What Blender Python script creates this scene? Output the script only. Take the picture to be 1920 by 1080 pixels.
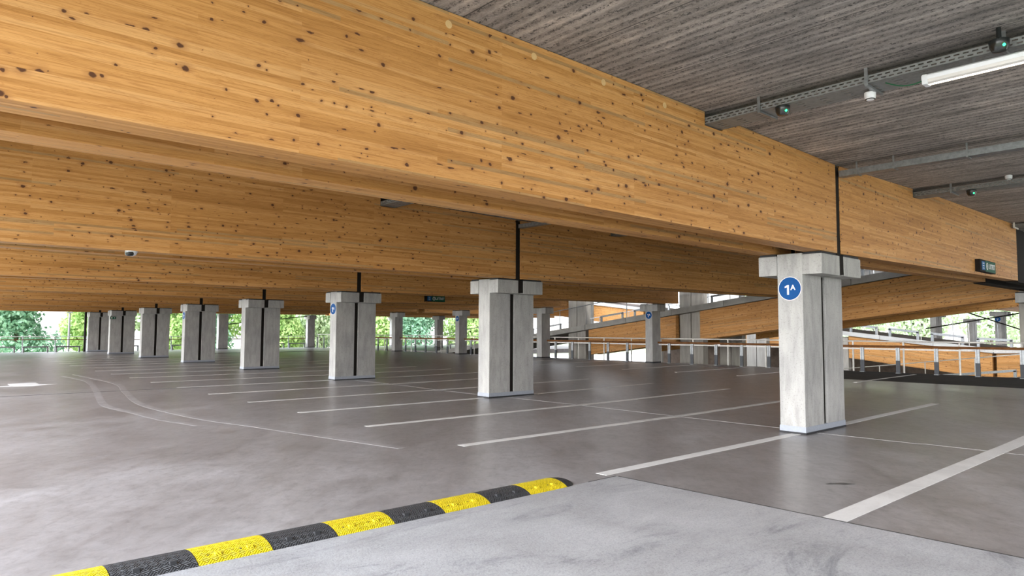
import bpy, bmesh, math, random
from mathutils import Vector, Matrix
import numpy as np

# ------------------------------------------------------------------ scene, camera, sky, sun, exposure
for o in list(bpy.data.objects):
    bpy.data.objects.remove(o, do_unlink=True)
SC = bpy.context.scene
COL = SC.collection
random.seed(4)
RNG = np.random.default_rng(7)

cam_d = bpy.data.cameras.new('camera')
cam = bpy.data.objects.new('camera', cam_d)
COL.objects.link(cam)
CP = Vector((-10.4669, -4.8734, 1.5624))
YAW, PITCH, ROLL = 0.8362, 0.0629, 0.0041
fw = Vector((math.cos(YAW) * math.cos(PITCH), math.sin(YAW) * math.cos(PITCH), math.sin(PITCH)))
rt = Vector((math.sin(YAW), -math.cos(YAW), 0))
up = rt.cross(fw)
rt2 = rt * math.cos(ROLL) + up * math.sin(ROLL)
up2 = -rt * math.sin(ROLL) + up * math.cos(ROLL)
M = Matrix((rt2, up2, -fw)).transposed().to_4x4()
M.translation = CP
cam.matrix_world = M
cam_d.sensor_width = 36.0
cam_d.lens = 36.0 * 1290.18 / 1920.0
cam_d.clip_end = 600
SC.camera = cam

SC.view_settings.view_transform = 'Standard'
SC.view_settings.look = 'None'
SC.view_settings.gamma = 1.0
SC.view_settings.use_curve_mapping = False
SC.view_settings.exposure = 0.56

world = bpy.data.worlds.new('sky')
SC.world = world
world.use_nodes = True
wn = world.node_tree
wn.nodes.clear()
w_out = wn.nodes.new('ShaderNodeOutputWorld')
w_bg = wn.nodes.new('ShaderNodeBackground')
w_tc = wn.nodes.new('ShaderNodeTexCoord')
w_sep = wn.nodes.new('ShaderNodeSeparateXYZ')
w_rmp = wn.nodes.new('ShaderNodeValToRGB')
w_rmp.color_ramp.elements[0].position = 0.0
w_rmp.color_ramp.elements[0].color = (1.0, 1.0, 1.0, 1)
w_rmp.color_ramp.elements[1].position = 0.7
w_rmp.color_ramp.elements[1].color = (0.74, 0.84, 1.0, 1)
wn.links.new(w_tc.outputs['Generated'], w_sep.inputs[0])
wn.links.new(w_sep.outputs[2], w_rmp.inputs[0])
wn.links.new(w_rmp.outputs[0], w_bg.inputs[0])
# the sky is brighter on the open left side of the building
w_dot = wn.nodes.new('ShaderNodeVectorMath'); w_dot.operation = 'DOT_PRODUCT'
w_dot.inputs[1].default_value = (-0.93, 0.22, 0.25)
wn.links.new(w_tc.outputs['Generated'], w_dot.inputs[0])
w_map = wn.nodes.new('ShaderNodeMapRange')
w_map.inputs['From Min'].default_value = 0.2; w_map.inputs['From Max'].default_value = 0.95
w_map.inputs['To Min'].default_value = 1.45; w_map.inputs['To Max'].default_value = 12.5
wn.links.new(w_dot.outputs['Value'], w_map.inputs['Value'])
wn.links.new(w_map.outputs[0], w_bg.inputs[1])
wn.links.new(w_bg.outputs[0], w_out.inputs[0])

sun_d = bpy.data.lights.new('sun', 'SUN')
sun_d.energy = 2.4
sun_d.angle = math.radians(6)
sun_d.color = (1.0, 0.95, 0.86)
sun = bpy.data.objects.new('sun', sun_d)
COL.objects.link(sun)
sun.rotation_euler = Vector((0.45, 0.62, -1.15)).to_track_quat('-Z', 'Y').to_euler()

# ------------------------------------------------------------------ node helpers
def mat(name):
    m = bpy.data.materials.new(name)
    m.use_nodes = True
    nt = m.node_tree
    b = nt.nodes['Principled BSDF']
    return m, nt, b

def N(nt, typ, **kw):
    n = nt.nodes.new(typ)
    for k, v in kw.items():
        if k.startswith('i_'):
            key = k[2:]
            key = int(key) if key.isdigit() else key
            n.inputs[key].default_value = v
        else:
            setattr(n, k, v)
    return n

def L(nt, a, b):
    nt.links.new(a, b)

def mixc(nt, fac, a, b, mode='MIX'):
    n = nt.nodes.new('ShaderNodeMix')
    n.data_type = 'RGBA'
    n.blend_type = mode
    for sock, v in ((n.inputs[0], fac), (n.inputs[6], a), (n.inputs[7], b)):
        if isinstance(v, (int, float)):
            sock.default_value = v
        elif isinstance(v, tuple):
            sock.default_value = v if len(v) == 4 else (*v, 1)
        else:
            nt.links.new(v, sock)
    return n.outputs[2]

def mth(nt, op, a, b=None, clamp=False):
    n = nt.nodes.new('ShaderNodeMath')
    n.operation = op
    n.use_clamp = clamp
    for i, v in enumerate((a, b)):
        if v is None:
            continue
        if isinstance(v, (int, float)):
            n.inputs[i].default_value = v
        else:
            nt.links.new(v, n.inputs[i])
    return n.outputs[0]

def ramp(nt, src, pts):
    n = nt.nodes.new('ShaderNodeValToRGB')
    e = n.color_ramp.elements
    while len(e) < len(pts):
        e.new(0.5)
    for i, (p, c) in enumerate(pts):
        e[i].position = p
        e[i].color = c if len(c) == 4 else (*c, 1)
    nt.links.new(src, n.inputs[0])
    return n.outputs[0]

def vec(nt, src, scale=(1, 1, 1), loc=(0, 0, 0)):
    n = nt.nodes.new('ShaderNodeMapping')
    n.inputs['Scale'].default_value = scale
    n.inputs['Location'].default_value = loc
    nt.links.new(src, n.inputs[0])
    return n.outputs[0]

def noise(nt, v, scale, detail=3, rough=0.5, dist=0.0):
    n = N(nt, 'ShaderNodeTexNoise')
    n.inputs['Scale'].default_value = scale
    n.inputs['Detail'].default_value = detail
    n.inputs['Roughness'].default_value = rough
    n.inputs['Distortion'].default_value = dist
    nt.links.new(v, n.inputs['Vector'])
    return n.outputs[0]

def bump(nt, b, h, strength=0.3, dist=0.01):
    n = N(nt, 'ShaderNodeBump')
    n.inputs['Strength'].default_value = strength
    n.inputs['Distance'].default_value = dist
    nt.links.new(h, n.inputs['Height'])
    nt.links.new(n.outputs[0], b.inputs['Normal'])

# ------------------------------------------------------------------ materials
def make_glulam():
    m, nt, b = mat('glulam_timber')
    uv = N(nt, 'ShaderNodeUVMap').outputs[0]
    oi = N(nt, 'ShaderNodeObjectInfo')
    off = N(nt, 'ShaderNodeCombineXYZ')
    L(nt, mth(nt, 'MULTIPLY', oi.outputs['Random'], 57.0), off.inputs[0])
    L(nt, mth(nt, 'MULTIPLY', mth(nt, 'FLOOR', mth(nt, 'MULTIPLY', oi.outputs['Random'], 400.0)), 0.0666), off.inputs[1])
    add = N(nt, 'ShaderNodeVectorMath', operation='ADD')
    L(nt, uv, add.inputs[0]); L(nt, off.outputs[0], add.inputs[1])
    v = add.outputs[0]
    # lamellas: 33 mm boards, finger jointed every couple of metres
    def bricks(w, h, freq, c1, c2, mortar, msize):
        n = N(nt, 'ShaderNodeTexBrick')
        n.offset = 0.37; n.offset_frequency = freq; n.squash = 1.0
        n.inputs['Color1'].default_value = (*c1, 1)
        n.inputs['Color2'].default_value = (*c2, 1)
        n.inputs['Mortar'].default_value = (*mortar, 1)
        n.inputs['Scale'].default_value = 1.0
        n.inputs['Mortar Size'].default_value = msize
        n.inputs['Mortar Smooth'].default_value = 0.3
        n.inputs['Bias'].default_value = 0.0
        n.inputs['Brick Width'].default_value = w
        n.inputs['Row Height'].default_value = h
        L(nt, v, n.inputs['Vector'])
        return n
    br = bricks(1.9, 0.0333, 3, (0, 0, 0), (1, 1, 1), (0.35, 0.35, 0.35), 0.0008)
    tone = ramp(nt, br.outputs[0], [(0.0, (0.44, 0.205, 0.056)), (0.3, (0.51, 0.248, 0.074)), (0.65, (0.56, 0.280, 0.090)), (1.0, (0.61, 0.328, 0.122))])
    # a few greyer boards
    br2 = bricks(2.7, 0.0333, 2, (0, 0, 0), (1, 1, 1), (0, 0, 0), 0.0)
    grey_f = ramp(nt, br2.outputs[0], [(0.90, (0, 0, 0)), (0.93, (1, 1, 1))])
    tone = mixc(nt, mth(nt, 'MULTIPLY', grey_f, 0.6), tone, (0.33, 0.22, 0.11))
    # grain
    g1 = noise(nt, vec(nt, v, (1.1, 34, 1)), 3.2, 5, 0.6, 0.6)
    g1c = ramp(nt, g1, [(0.36, (0.70, 0.62, 0.52)), (0.52, (1, 1, 1)), (0.7, (1.06, 1.04, 1.0))])
    tone = mixc(nt, 0.75, tone, g1c, 'MULTIPLY')
    g2 = noise(nt, vec(nt, v, (0.35, 2.4, 1)), 1.0, 3, 0.5)
    g2c = ramp(nt, g2, [(0.3, (0.80, 0.76, 0.70)), (0.6, (1.05, 1.05, 1.05))])
    tone = mixc(nt, 0.7, tone, g2c, 'MULTIPLY')
    g4 = noise(nt, vec(nt, v, (0.55, 90, 1)), 1.6, 3, 0.6, 0.15)
    tone = mixc(nt, 0.65, tone, ramp(nt, g4, [(0.30, (0.62, 0.52, 0.40)), (0.43, (1, 1, 1))]), 'MULTIPLY')
    g5 = noise(nt, vec(nt, v, (0.9, 9, 1)), 1.3, 4, 0.6, 1.2)
    rings = mth(nt, 'SINE', mth(nt, 'MULTIPLY', g5, 85.0))
    tone = mixc(nt, 0.30, tone, ramp(nt, rings, [(0.0, (1, 1, 1)), (0.75, (1, 1, 1)), (1.0, (0.66, 0.52, 0.36))]), 'MULTIPLY')
    # every board has its own knots, so they are cut off at the glue lines
    sv = N(nt, 'ShaderNodeSeparateXYZ'); L(nt, v, sv.inputs[0])
    row = mth(nt, 'FLOOR', mth(nt, 'DIVIDE', sv.outputs[1], 0.0666))
    wr = N(nt, 'ShaderNodeTexWhiteNoise'); wr.noise_dimensions = '1D'; L(nt, row, wr.inputs['W'])
    co = N(nt, 'ShaderNodeCombineXYZ'); L(nt, mth(nt, 'MULTIPLY', wr.outputs[0], 43.0), co.inputs[0])
    wob = N(nt, 'ShaderNodeTexNoise'); wob.inputs['Scale'].default_value = 26.0; L(nt, v, wob.inputs['Vector'])
    wob2 = N(nt, 'ShaderNodeVectorMath', operation='SCALE'); L(nt, wob.outputs['Color'], wob2.inputs[0]); wob2.inputs['Scale'].default_value = 0.022
    ad2 = N(nt, 'ShaderNodeVectorMath', operation='ADD'); L(nt, v, ad2.inputs[0]); L(nt, co.outputs[0], ad2.inputs[1])
    ad3 = N(nt, 'ShaderNodeVectorMath', operation='ADD'); L(nt, ad2.outputs[0], ad3.inputs[0]); L(nt, wob2.outputs[0], ad3.inputs[1])
    v = ad3.outputs[0]
    # knots
    def knots(sx, sy, loc, r0, r1, cut):
        vo = N(nt, 'ShaderNodeTexVoronoi')
        vo.voronoi_dimensions = '2D'
        vo.inputs['Scale'].default_value = 1.0
        vo.inputs['Randomness'].default_value = 1.0
        L(nt, vec(nt, v, (sx, sy, 1), loc), vo.inputs['Vector'])
        sep = N(nt, 'ShaderNodeSeparateColor')
        L(nt, vo.outputs['Color'], sep.inputs[0])
        rad = mth(nt, 'MULTIPLY', mth(nt, 'SUBTRACT', sep.outputs[0], cut, True), r1)
        d = mth(nt, 'DIVIDE', vo.outputs['Distance'], mth(nt, 'MAXIMUM', rad, 0.0005))
        core = mth(nt, 'SUBTRACT', 1.0, mth(nt, 'MULTIPLY', mth(nt, 'SUBTRACT', d, 0.8), 2.5, True), True)
        halo = mth(nt, 'SUBTRACT', 1.0, mth(nt, 'MULTIPLY', mth(nt, 'SUBTRACT', d, 1.0), 0.45, True), True)
        on = mth(nt, 'GREATER_THAN', rad, 0.004)
        return mth(nt, 'MULTIPLY', core, on), mth(nt, 'MULTIPLY', halo, on)
    c1, h1 = knots(3.6, 4.4, (0.3, 0.7, 0), 0, 0.15, 0.35)
    c2, h2 = knots(5.2, 5.8, (7.3, 3.1, 0), 0, 0.13, 0.45)
    c3, h3 = knots(2.2, 7.5, (2.3, 9.1, 0), 0, 0.20, 0.62)
    halo = mth(nt, 'MAXIMUM', mth(nt, 'MAXIMUM', h1, h2), h3)
    core = mth(nt, 'MAXIMUM', mth(nt, 'MAXIMUM', c1, c2), c3)
    tone = mixc(nt, mth(nt, 'MULTIPLY', halo, 0.5), tone, (0.30, 0.125, 0.04))
    tone = mixc(nt, mth(nt, 'MULTIPLY', core, 0.92), tone, (0.060, 0.020, 0.010))
    L(nt, tone, b.inputs['Base Color'])
    b.inputs['Roughness'].default_value = 0.55
    b.inputs['Specular IOR Level'].default_value = 0.25
    bump(nt, b, g1, 0.08, 0.004)
    return m

def make_concrete(name, base, var=0.25, streak=(1, 1, 1), rough=0.85, scale=3.0, joint=None, pits=0.5, contrast=1.0):
    m, nt, b = mat(name)
    tc = N(nt, 'ShaderNodeTexCoord').outputs['Object']
    oi = N(nt, 'ShaderNodeObjectInfo')
    add = N(nt, 'ShaderNodeVectorMath', operation='ADD')
    L(nt, tc, add.inputs[0])
    cx = N(nt, 'ShaderNodeCombineXYZ')
    L(nt, mth(nt, 'MULTIPLY', oi.outputs['Random'], 31.0), cx.inputs[0])
    L(nt, mth(nt, 'MULTIPLY', oi.outputs['Random'], 17.0), cx.inputs[1])
    L(nt, cx.outputs[0], add.inputs[1])
    v = add.outputs[0]
    n1 = noise(nt, vec(nt, v, streak), scale, 6, 0.62, 0.3)
    n2 = noise(nt, v, scale * 0.35, 3, 0.5)
    n3 = noise(nt, v, 45, 4, 0.7)
    lo = tuple(c * (1 - var * 1.3) for c in base)
    hi = tuple(min(1, c * (1 + var)) for c in base)
    col = ramp(nt, n1, [(0.33, lo), (0.5, base), (0.68, hi)])
    col = mixc(nt, 0.5 * contrast, col, ramp(nt, n2, [(0.3, (0.72, 0.72, 0.74)), (0.65, (1.12, 1.11, 1.08))]), 'MULTIPLY')
    col = mixc(nt, pits, col, ramp(nt, n3, [(0.32, (0.55, 0.55, 0.55)), (0.45, (1, 1, 1))]), 'MULTIPLY')
    L(nt, col, b.inputs['Base Color'])
    b.inputs['Roughness'].default_value = rough
    b.inputs['Specular IOR Level'].default_value = 0.3
    bump(nt, b, n3, 0.15, 0.004)
    return m

def make_ceiling():
    m, nt, b = mat('ceiling_concrete')
    g = N(nt, 'ShaderNodeNewGeometry').outputs['Position']
    sep = N(nt, 'ShaderNodeSeparateXYZ'); L(nt, g, sep.inputs[0])
    base = (0.185, 0.170, 0.158)
    s1 = noise(nt, vec(nt, g, (1.6, 0.16, 1)), 3.4, 6, 0.72, 0.35)
    s2 = noise(nt, vec(nt, g, (0.8, 0.35, 1)), 0.9, 4, 0.6)
    s3 = noise(nt, vec(nt, g, (1.5, 0.55, 1)), 14, 6, 0.8, 0.4)
    s4 = noise(nt, g, 60, 3, 0.7)
    col = ramp(nt, s1, [(0.30, (0.14, 0.129, 0.123)), (0.45, (0.285, 0.260, 0.246)), (0.55, (0.365, 0.333, 0.315)), (0.72, (0.58, 0.53, 0.50))])
    col = mixc(nt, 0.75, col, ramp(nt, s2, [(0.3, (0.72, 0.72, 0.74)), (0.7, (1.30, 1.24, 1.18))]), 'MULTIPLY')
    wv = N(nt, 'ShaderNodeTexWave'); wv.bands_direction = 'X'; wv.inputs['Scale'].default_value = 2.6; wv.inputs['Distortion'].default_value = 2.2
    wv.inputs['Detail'].default_value = 3; wv.inputs['Detail Scale'].default_value = 2.0; L(nt, vec(nt, g, (1, 0.22, 1)), wv.inputs[0])
    col = mixc(nt, 0.45, col, ramp(nt, wv.outputs[0], [(0.0, (0.66, 0.66, 0.67)), (0.6, (1.12, 1.12, 1.1))]), 'MULTIPLY')
    s6 = noise(nt, vec(nt, g, (0.75, 0.5, 1)), 3.2, 6, 0.75, 0.5)
    col = mixc(nt, 0.9, col, ramp(nt, s6, [(0.32, (0.72, 0.71, 0.70)), (0.5, (0.98, 0.97, 0.96)), (0.68, (1.32, 1.27, 1.22))]), 'MULTIPLY')
    s5 = noise(nt, vec(nt, g, (1.6, 1.0, 1)), 26, 5, 0.85, 0.8)
    dk_ = mth(nt, 'MULTIPLY', ramp(nt, s5, [(0.43, (1, 1, 1)), (0.50, (0, 0, 0))]), ramp(nt, wv.outputs[0], [(0.2, (1, 1, 1)), (0.75, (0.12, 0.12, 0.12))]))
    col = mixc(nt, dk_, col, (0.045, 0.042, 0.04))
    col = mixc(nt, 0.85, col, ramp(nt, s3, [(0.30, (0.45, 0.45, 0.46)), (0.45, (0.95, 0.95, 0.95)), (0.6, (1.05, 1.05, 1.05)), (0.72, (1.35, 1.33, 1.30))]), 'MULTIPLY')
    col = mixc(nt, 0.5, col, ramp(nt, s4, [(0.35, (0.6, 0.6, 0.6)), (0.5, (1.05, 1.05, 1.05))]), 'MULTIPLY')
    # plank joints every 1.2 m, running along the planks
    fx = mth(nt, 'FRACT', mth(nt, 'DIVIDE', mth(nt, 'ADD', sep.outputs[0], 30.92), 1.2))
    dj = mth(nt, 'ABSOLUTE', mth(nt, 'SUBTRACT', fx, 0.5))
    jf = mth(nt, 'GREATER_THAN', dj, 0.4945)
    col = mixc(nt, mth(nt, 'MULTIPLY', jf, 0.8), col, (0.02, 0.018, 0.016))
    # plank to plank tone
    pid = mth(nt, 'FLOOR', mth(nt, 'ADD', mth(nt, 'DIVIDE', mth(nt, 'ADD', sep.outputs[0], 30.92), 1.2), 0.5))
    wn_ = N(nt, 'ShaderNodeTexWhiteNoise'); wn_.noise_dimensions = '1D'; L(nt, pid, wn_.inputs['W'])
    col = mixc(nt, 0.6, col, ramp(nt, wn_.outputs[0], [(0, (0.80, 0.80, 0.80)), (1, (1.15, 1.15, 1.15))]), 'MULTIPLY')
    L(nt, col, b.inputs['Base Color'])
    b.inputs['Roughness'].default_value = 0.9
    bump(nt, b, s3, 0.4, 0.01)
    return m

def make_floor():
    m, nt, b = mat('floor_concrete')
    g = N(nt, 'ShaderNodeNewGeometry').outputs['Position']
    rot = N(nt, 'ShaderNodeMapping'); rot.inputs['Rotation'].default_value = (0, 0, math.radians(42)); L(nt, g, rot.inputs[0])
    r = rot.outputs[0]
    n1 = noise(nt, vec(nt, r, (1.0, 0.35, 1)), 0.55, 5, 0.6, 0.6)
    n2 = noise(nt, vec(nt, g, (1.0, 1.0, 1)), 1.6, 6, 0.65, 0.8)
    n3 = noise(nt, vec(nt, r, (2.4, 0.6, 1)), 2.2, 6, 0.7, 0.5)
    n4 = noise(nt, g, 55, 3, 0.7)
    col = ramp(nt, n1, [(0.3, (0.225, 0.208, 0.203)), (0.5, (0.290, 0.270, 0.266)), (0.7, (0.365, 0.346, 0.346))])
    col = mixc(nt, 0.6, col, ramp(nt, n2, [(0.3, (0.72, 0.70, 0.68)), (0.5, (1, 1, 1)), (0.7, (1.20, 1.20, 1.22))]), 'MULTIPLY')
    col = mixc(nt, 0.6, col, ramp(nt, n3, [(0.25, (0.66, 0.63, 0.60)), (0.48, (1, 1, 1)), (0.72, (1.2, 1.2, 1.22))]), 'MULTIPLY')
    n5 = noise(nt, vec(nt, r, (1.5, 1.0, 1)), 7.0, 7, 0.75, 0.6)
    col = mixc(nt, 0.8, col, ramp(nt, n5, [(0.30, (0.66, 0.64, 0.62)), (0.47, (1, 1, 1)), (0.68, (1.2, 1.2, 1.2))]), 'MULTIPLY')
    col = mixc(nt, 0.35, col, ramp(nt, n4, [(0.3, (0.8, 0.8, 0.8)), (0.6, (1.05, 1.05, 1.05))]), 'MULTIPLY')
    L(nt, col, b.inputs['Base Color'])
    rr = ramp(nt, n1, [(0.3, (0.27, 0.27, 0.27)), (0.7, (0.38, 0.38, 0.38))])
    L(nt, rr, b.inputs['Roughness'])
    b.inputs['Specular IOR Level'].default_value = 0.55
    return m

def make_entry():
    m, nt, b = mat('brushed_entry_concrete')
    g = N(nt, 'ShaderNodeNewGeometry').outputs['Position']
    n1 = noise(nt, g, 0.9, 5, 0.65, 0.6)
    n2 = noise(nt, g, 70, 4, 0.8)
    n3 = noise(nt, vec(nt, g, (0.6, 1.7, 1)), 1.1, 8, 0.78, 1.4)
    col = ramp(nt, n1, [(0.3, (0.31, 0.30, 0.30)), (0.55, (0.375, 0.367, 0.370)), (0.75, (0.43, 0.42, 0.425))])
    col = mixc(nt, 0.8, col, ramp(nt, n2, [(0.3, (0.55, 0.55, 0.56)), (0.5, (1, 1, 1)), (0.7, (1.14, 1.14, 1.14))]), 'MULTIPLY')
    col = mixc(nt, 0.8, col, ramp(nt, n3, [(0.30, (0.42, 0.43, 0.46)), (0.46, (0.97, 0.97, 0.97)), (0.7, (1.14, 1.14, 1.13))]), 'MULTIPLY')
    L(nt, col, b.inputs['Base Color'])
    b.inputs['Roughness'].default_value = 0.8
    bump(nt, b, n2, 0.5, 0.006)
    return m

def plain(name, col, rough=0.5, metal=0.0, spec=0.5, var=0.12, scale=20.0, emit=None, estr=0.0):
    m, nt, b = mat(name)
    tc = N(nt, 'ShaderNodeTexCoord').outputs['Object']
    n1 = noise(nt, tc, scale, 4, 0.6)
    c = ramp(nt, n1, [(0.3, tuple(x * (1 - var) for x in col)), (0.7, tuple(min(1, x * (1 + var)) for x in col))])
    L(nt, c, b.inputs['Base Color'])
    b.inputs['Roughness'].default_value = rough
    b.inputs['Metallic'].default_value = metal
    b.inputs['Specular IOR Level'].default_value = spec
    if emit:
        b.inputs['Emission Color'].default_value = (*emit, 1)
        b.inputs['Emission Strength'].default_value = estr
    return m

def make_tread(name, col):
    m, nt, b = mat(name)
    uv = N(nt, 'ShaderNodeUVMap').outputs[0]
    rot = N(nt, 'ShaderNodeMapping'); rot.inputs['Rotation'].default_value = (0, 0, math.radians(45)); L(nt, uv, rot.inputs[0])
    ch = N(nt, 'ShaderNodeTexChecker'); ch.inputs['Scale'].default_value = 23; L(nt, rot.outputs[0], ch.inputs[0])
    w1 = N(nt, 'ShaderNodeTexWave'); w1.bands_direction = 'X'; w1.inputs['Scale'].default_value = 22; L(nt, rot.outputs[0], w1.inputs[0])
    w2 = N(nt, 'ShaderNodeTexWave'); w2.bands_direction = 'Y'; w2.inputs['Scale'].default_value = 22; L(nt, rot.outputs[0], w2.inputs[0])
    h = mixc(nt, ch.outputs[1], w1.outputs[0], w2.outputs[0])
    n1 = noise(nt, uv, 18, 4, 0.7)
    c = ramp(nt, n1, [(0.3, tuple(x * 0.8 for x in col)), (0.6, col)])
    c = mixc(nt, 0.6, c, ramp(nt, h, [(0.0, (0.40, 0.37, 0.3)), (0.55, (1.1, 1.1, 1.1))]), 'MULTIPLY')
    L(nt, c, b.inputs['Base Color'])
    b.inputs['Roughness'].default_value = 0.5
    bump(nt, b, h, 0.9, 0.006)
    return m

def make_paint():
    m, nt, b = mat('white_road_paint')
    g = N(nt, 'ShaderNodeNewGeometry').outputs['Position']
    n1 = noise(nt, g, 1.4, 5, 0.7, 0.8)
    n2 = noise(nt, g, 40, 4, 0.8)
    c = ramp(nt, n1, [(0.3, (0.66, 0.64, 0.62)), (0.6, (0.80, 0.78, 0.76))])
    c = mixc(nt, 0.5, c, ramp(nt, n2, [(0.28, (0.6, 0.58, 0.56)), (0.42, (1, 1, 1))]), 'MULTIPLY')
    L(nt, c, b.inputs['Base Color'])
    b.inputs['Roughness'].default_value = 0.5
    return m

def make_leaf(name, c0, c1):
    m, nt, b = mat(name)
    g = N(nt, 'ShaderNodeNewGeometry')
    n1 = noise(nt, g.outputs['Position'], 2.2, 4, 0.7)
    c = ramp(nt, n1, [(0.35, c0), (0.62, c1)])
    L(nt, c, b.inputs['Base Color'])
    b.inputs['Roughness'].default_value = 0.6
    tr = N(nt, 'ShaderNodeBsdfTranslucent')
    L(nt, c, tr.inputs[0])
    mx = N(nt, 'ShaderNodeMixShader'); mx.inputs[0].default_value = 0.4
    L(nt, b.outputs[0], mx.inputs[1]); L(nt, tr.outputs[0], mx.inputs[2])
    L(nt, mx.outputs[0], nt.nodes['Material Output'].inputs[0])
    return m

GL = make_glulam()
CONC = make_concrete('column_concrete', (0.365, 0.356, 0.34), 0.13, (2.6, 2.6, 0.6), 0.8, 3.4, pits=0.7, contrast=1.0)
CONC2 = make_concrete('ramp_concrete', (0.33, 0.315, 0.29), 0.15, (1, 1, 1), 0.85, 1.5)
CEIL = make_ceiling()
FLOOR = make_floor()
ENTRY = make_entry()
ASPH = make_concrete('dark_deck_coating', (0.042, 0.038, 0.036), 0.2, (1, 1, 1), 0.85, 1.2)
PAINT = make_paint()
BLACK = plain('black_steel', (0.014, 0.011, 0.009), 0.75, spec=0.12)
RUBBER = plain('black_bearing_rubber', (0.02, 0.02, 0.022), 0.8)
PSTEEL = plain('pale_galvanised_steel', (0.42, 0.44, 0.46), 0.5, 0.1, var=0.1)
ZINC = plain('galvanised_steel', (0.26, 0.27, 0.275), 0.42, 0.75, var=0.2)
TRAYM = plain('grey_tray_steel', (0.22, 0.22, 0.215), 0.55, 0.4, var=0.15)
WHITEM = plain('white_rail_paint', (0.66, 0.63, 0.58), 0.4)
PLINTH = plain('pale_plinth_coating', (0.29, 0.31, 0.35), 0.45, var=0.06)
SLEEVE = plain('dark_post_sleeve', (0.035, 0.040, 0.048), 0.5)
OAK = plain('brown_timber_rail', (0.15, 0.062, 0.02), 0.8, spec=0.15, var=0.3, scale=6)
BLUE = plain('blue_sign_enamel', (0.0005, 0.060, 0.215), 0.5, spec=0.12, var=0.03)
WHITE = plain('white_lettering', (0.66, 0.66, 0.66), 0.5, var=0.02)
GREEN = plain('green_sign_face', (0.002, 0.075, 0.035), 0.5, spec=0.1, var=0.05)
SIGNBL = plain('blue_sign_face', (0.01, 0.10, 0.26), 0.5, spec=0.1, var=0.05)
YEL = make_tread('yellow_tread', (0.82, 0.62, 0.008))
BLK = make_tread('black_tread', (0.050, 0.050, 0.054))
PLASTIC = plain('white_plastic', (0.72, 0.72, 0.74), 0.35, var=0.03)
DPLAST = plain('black_plastic', (0.012, 0.014, 0.014), 0.25, var=0.1)
LED = plain('green_led', (0.0, 0.5, 0.12), 0.4, emit=(0.02, 1.0, 0.2), estr=6.0)
TUBE = plain('lit_tube', (0.9, 0.85, 0.75), 0.4, emit=(1.0, 0.86, 0.66), estr=22.0)
DIFF = plain('clear_lamp_cover', (0.62, 0.58, 0.55), 0.3, var=0.03)
WIRE = plain('green_wire', (0.01, 0.12, 0.05), 0.5)
JOINT = plain('floor_joint_filler', (0.060, 0.056, 0.054), 0.7)
JOINTL = plain('pale_joint_filler', (0.36, 0.345, 0.335), 0.5)
TIRE = plain('polished_tyre_track', (0.355, 0.335, 0.335), 0.33, var=0.22, scale=3.0)
PLUG = plain('pale_timber_plug', (0.62, 0.40, 0.18), 0.6, var=0.1)
BARK = plain('tree_bark', (0.12, 0.09, 0.06), 0.9, var=0.4)
TANC = make_concrete('ramp_column_concrete', (0.36, 0.335, 0.30), 0.15, (3, 3, 0.35), 0.85, 2.2, pits=0.35)
BROWN = make_concrete('brown_ramp_surface', (0.17, 0.13, 0.105), 0.25, (1, 1, 1), 0.9, 2.0)
GRASS = make_concrete('grass_ground', (0.26, 0.29, 0.17), 0.4, (1, 1, 1), 0.9, 0.4)
PALE = make_concrete('pale_paving', (0.55, 0.54, 0.52), 0.12, (1, 1, 1), 0.85, 0.6)
LEAF = [make_leaf('fresh_green_leaves', (0.14, 0.30, 0.05), (0.55, 0.68, 0.28)),
        make_leaf('blue_green_leaves', (0.06, 0.20, 0.10), (0.36, 0.56, 0.38)),
        make_leaf('pale_green_leaves', (0.26, 0.38, 0.16), (0.68, 0.76, 0.52))]

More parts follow.
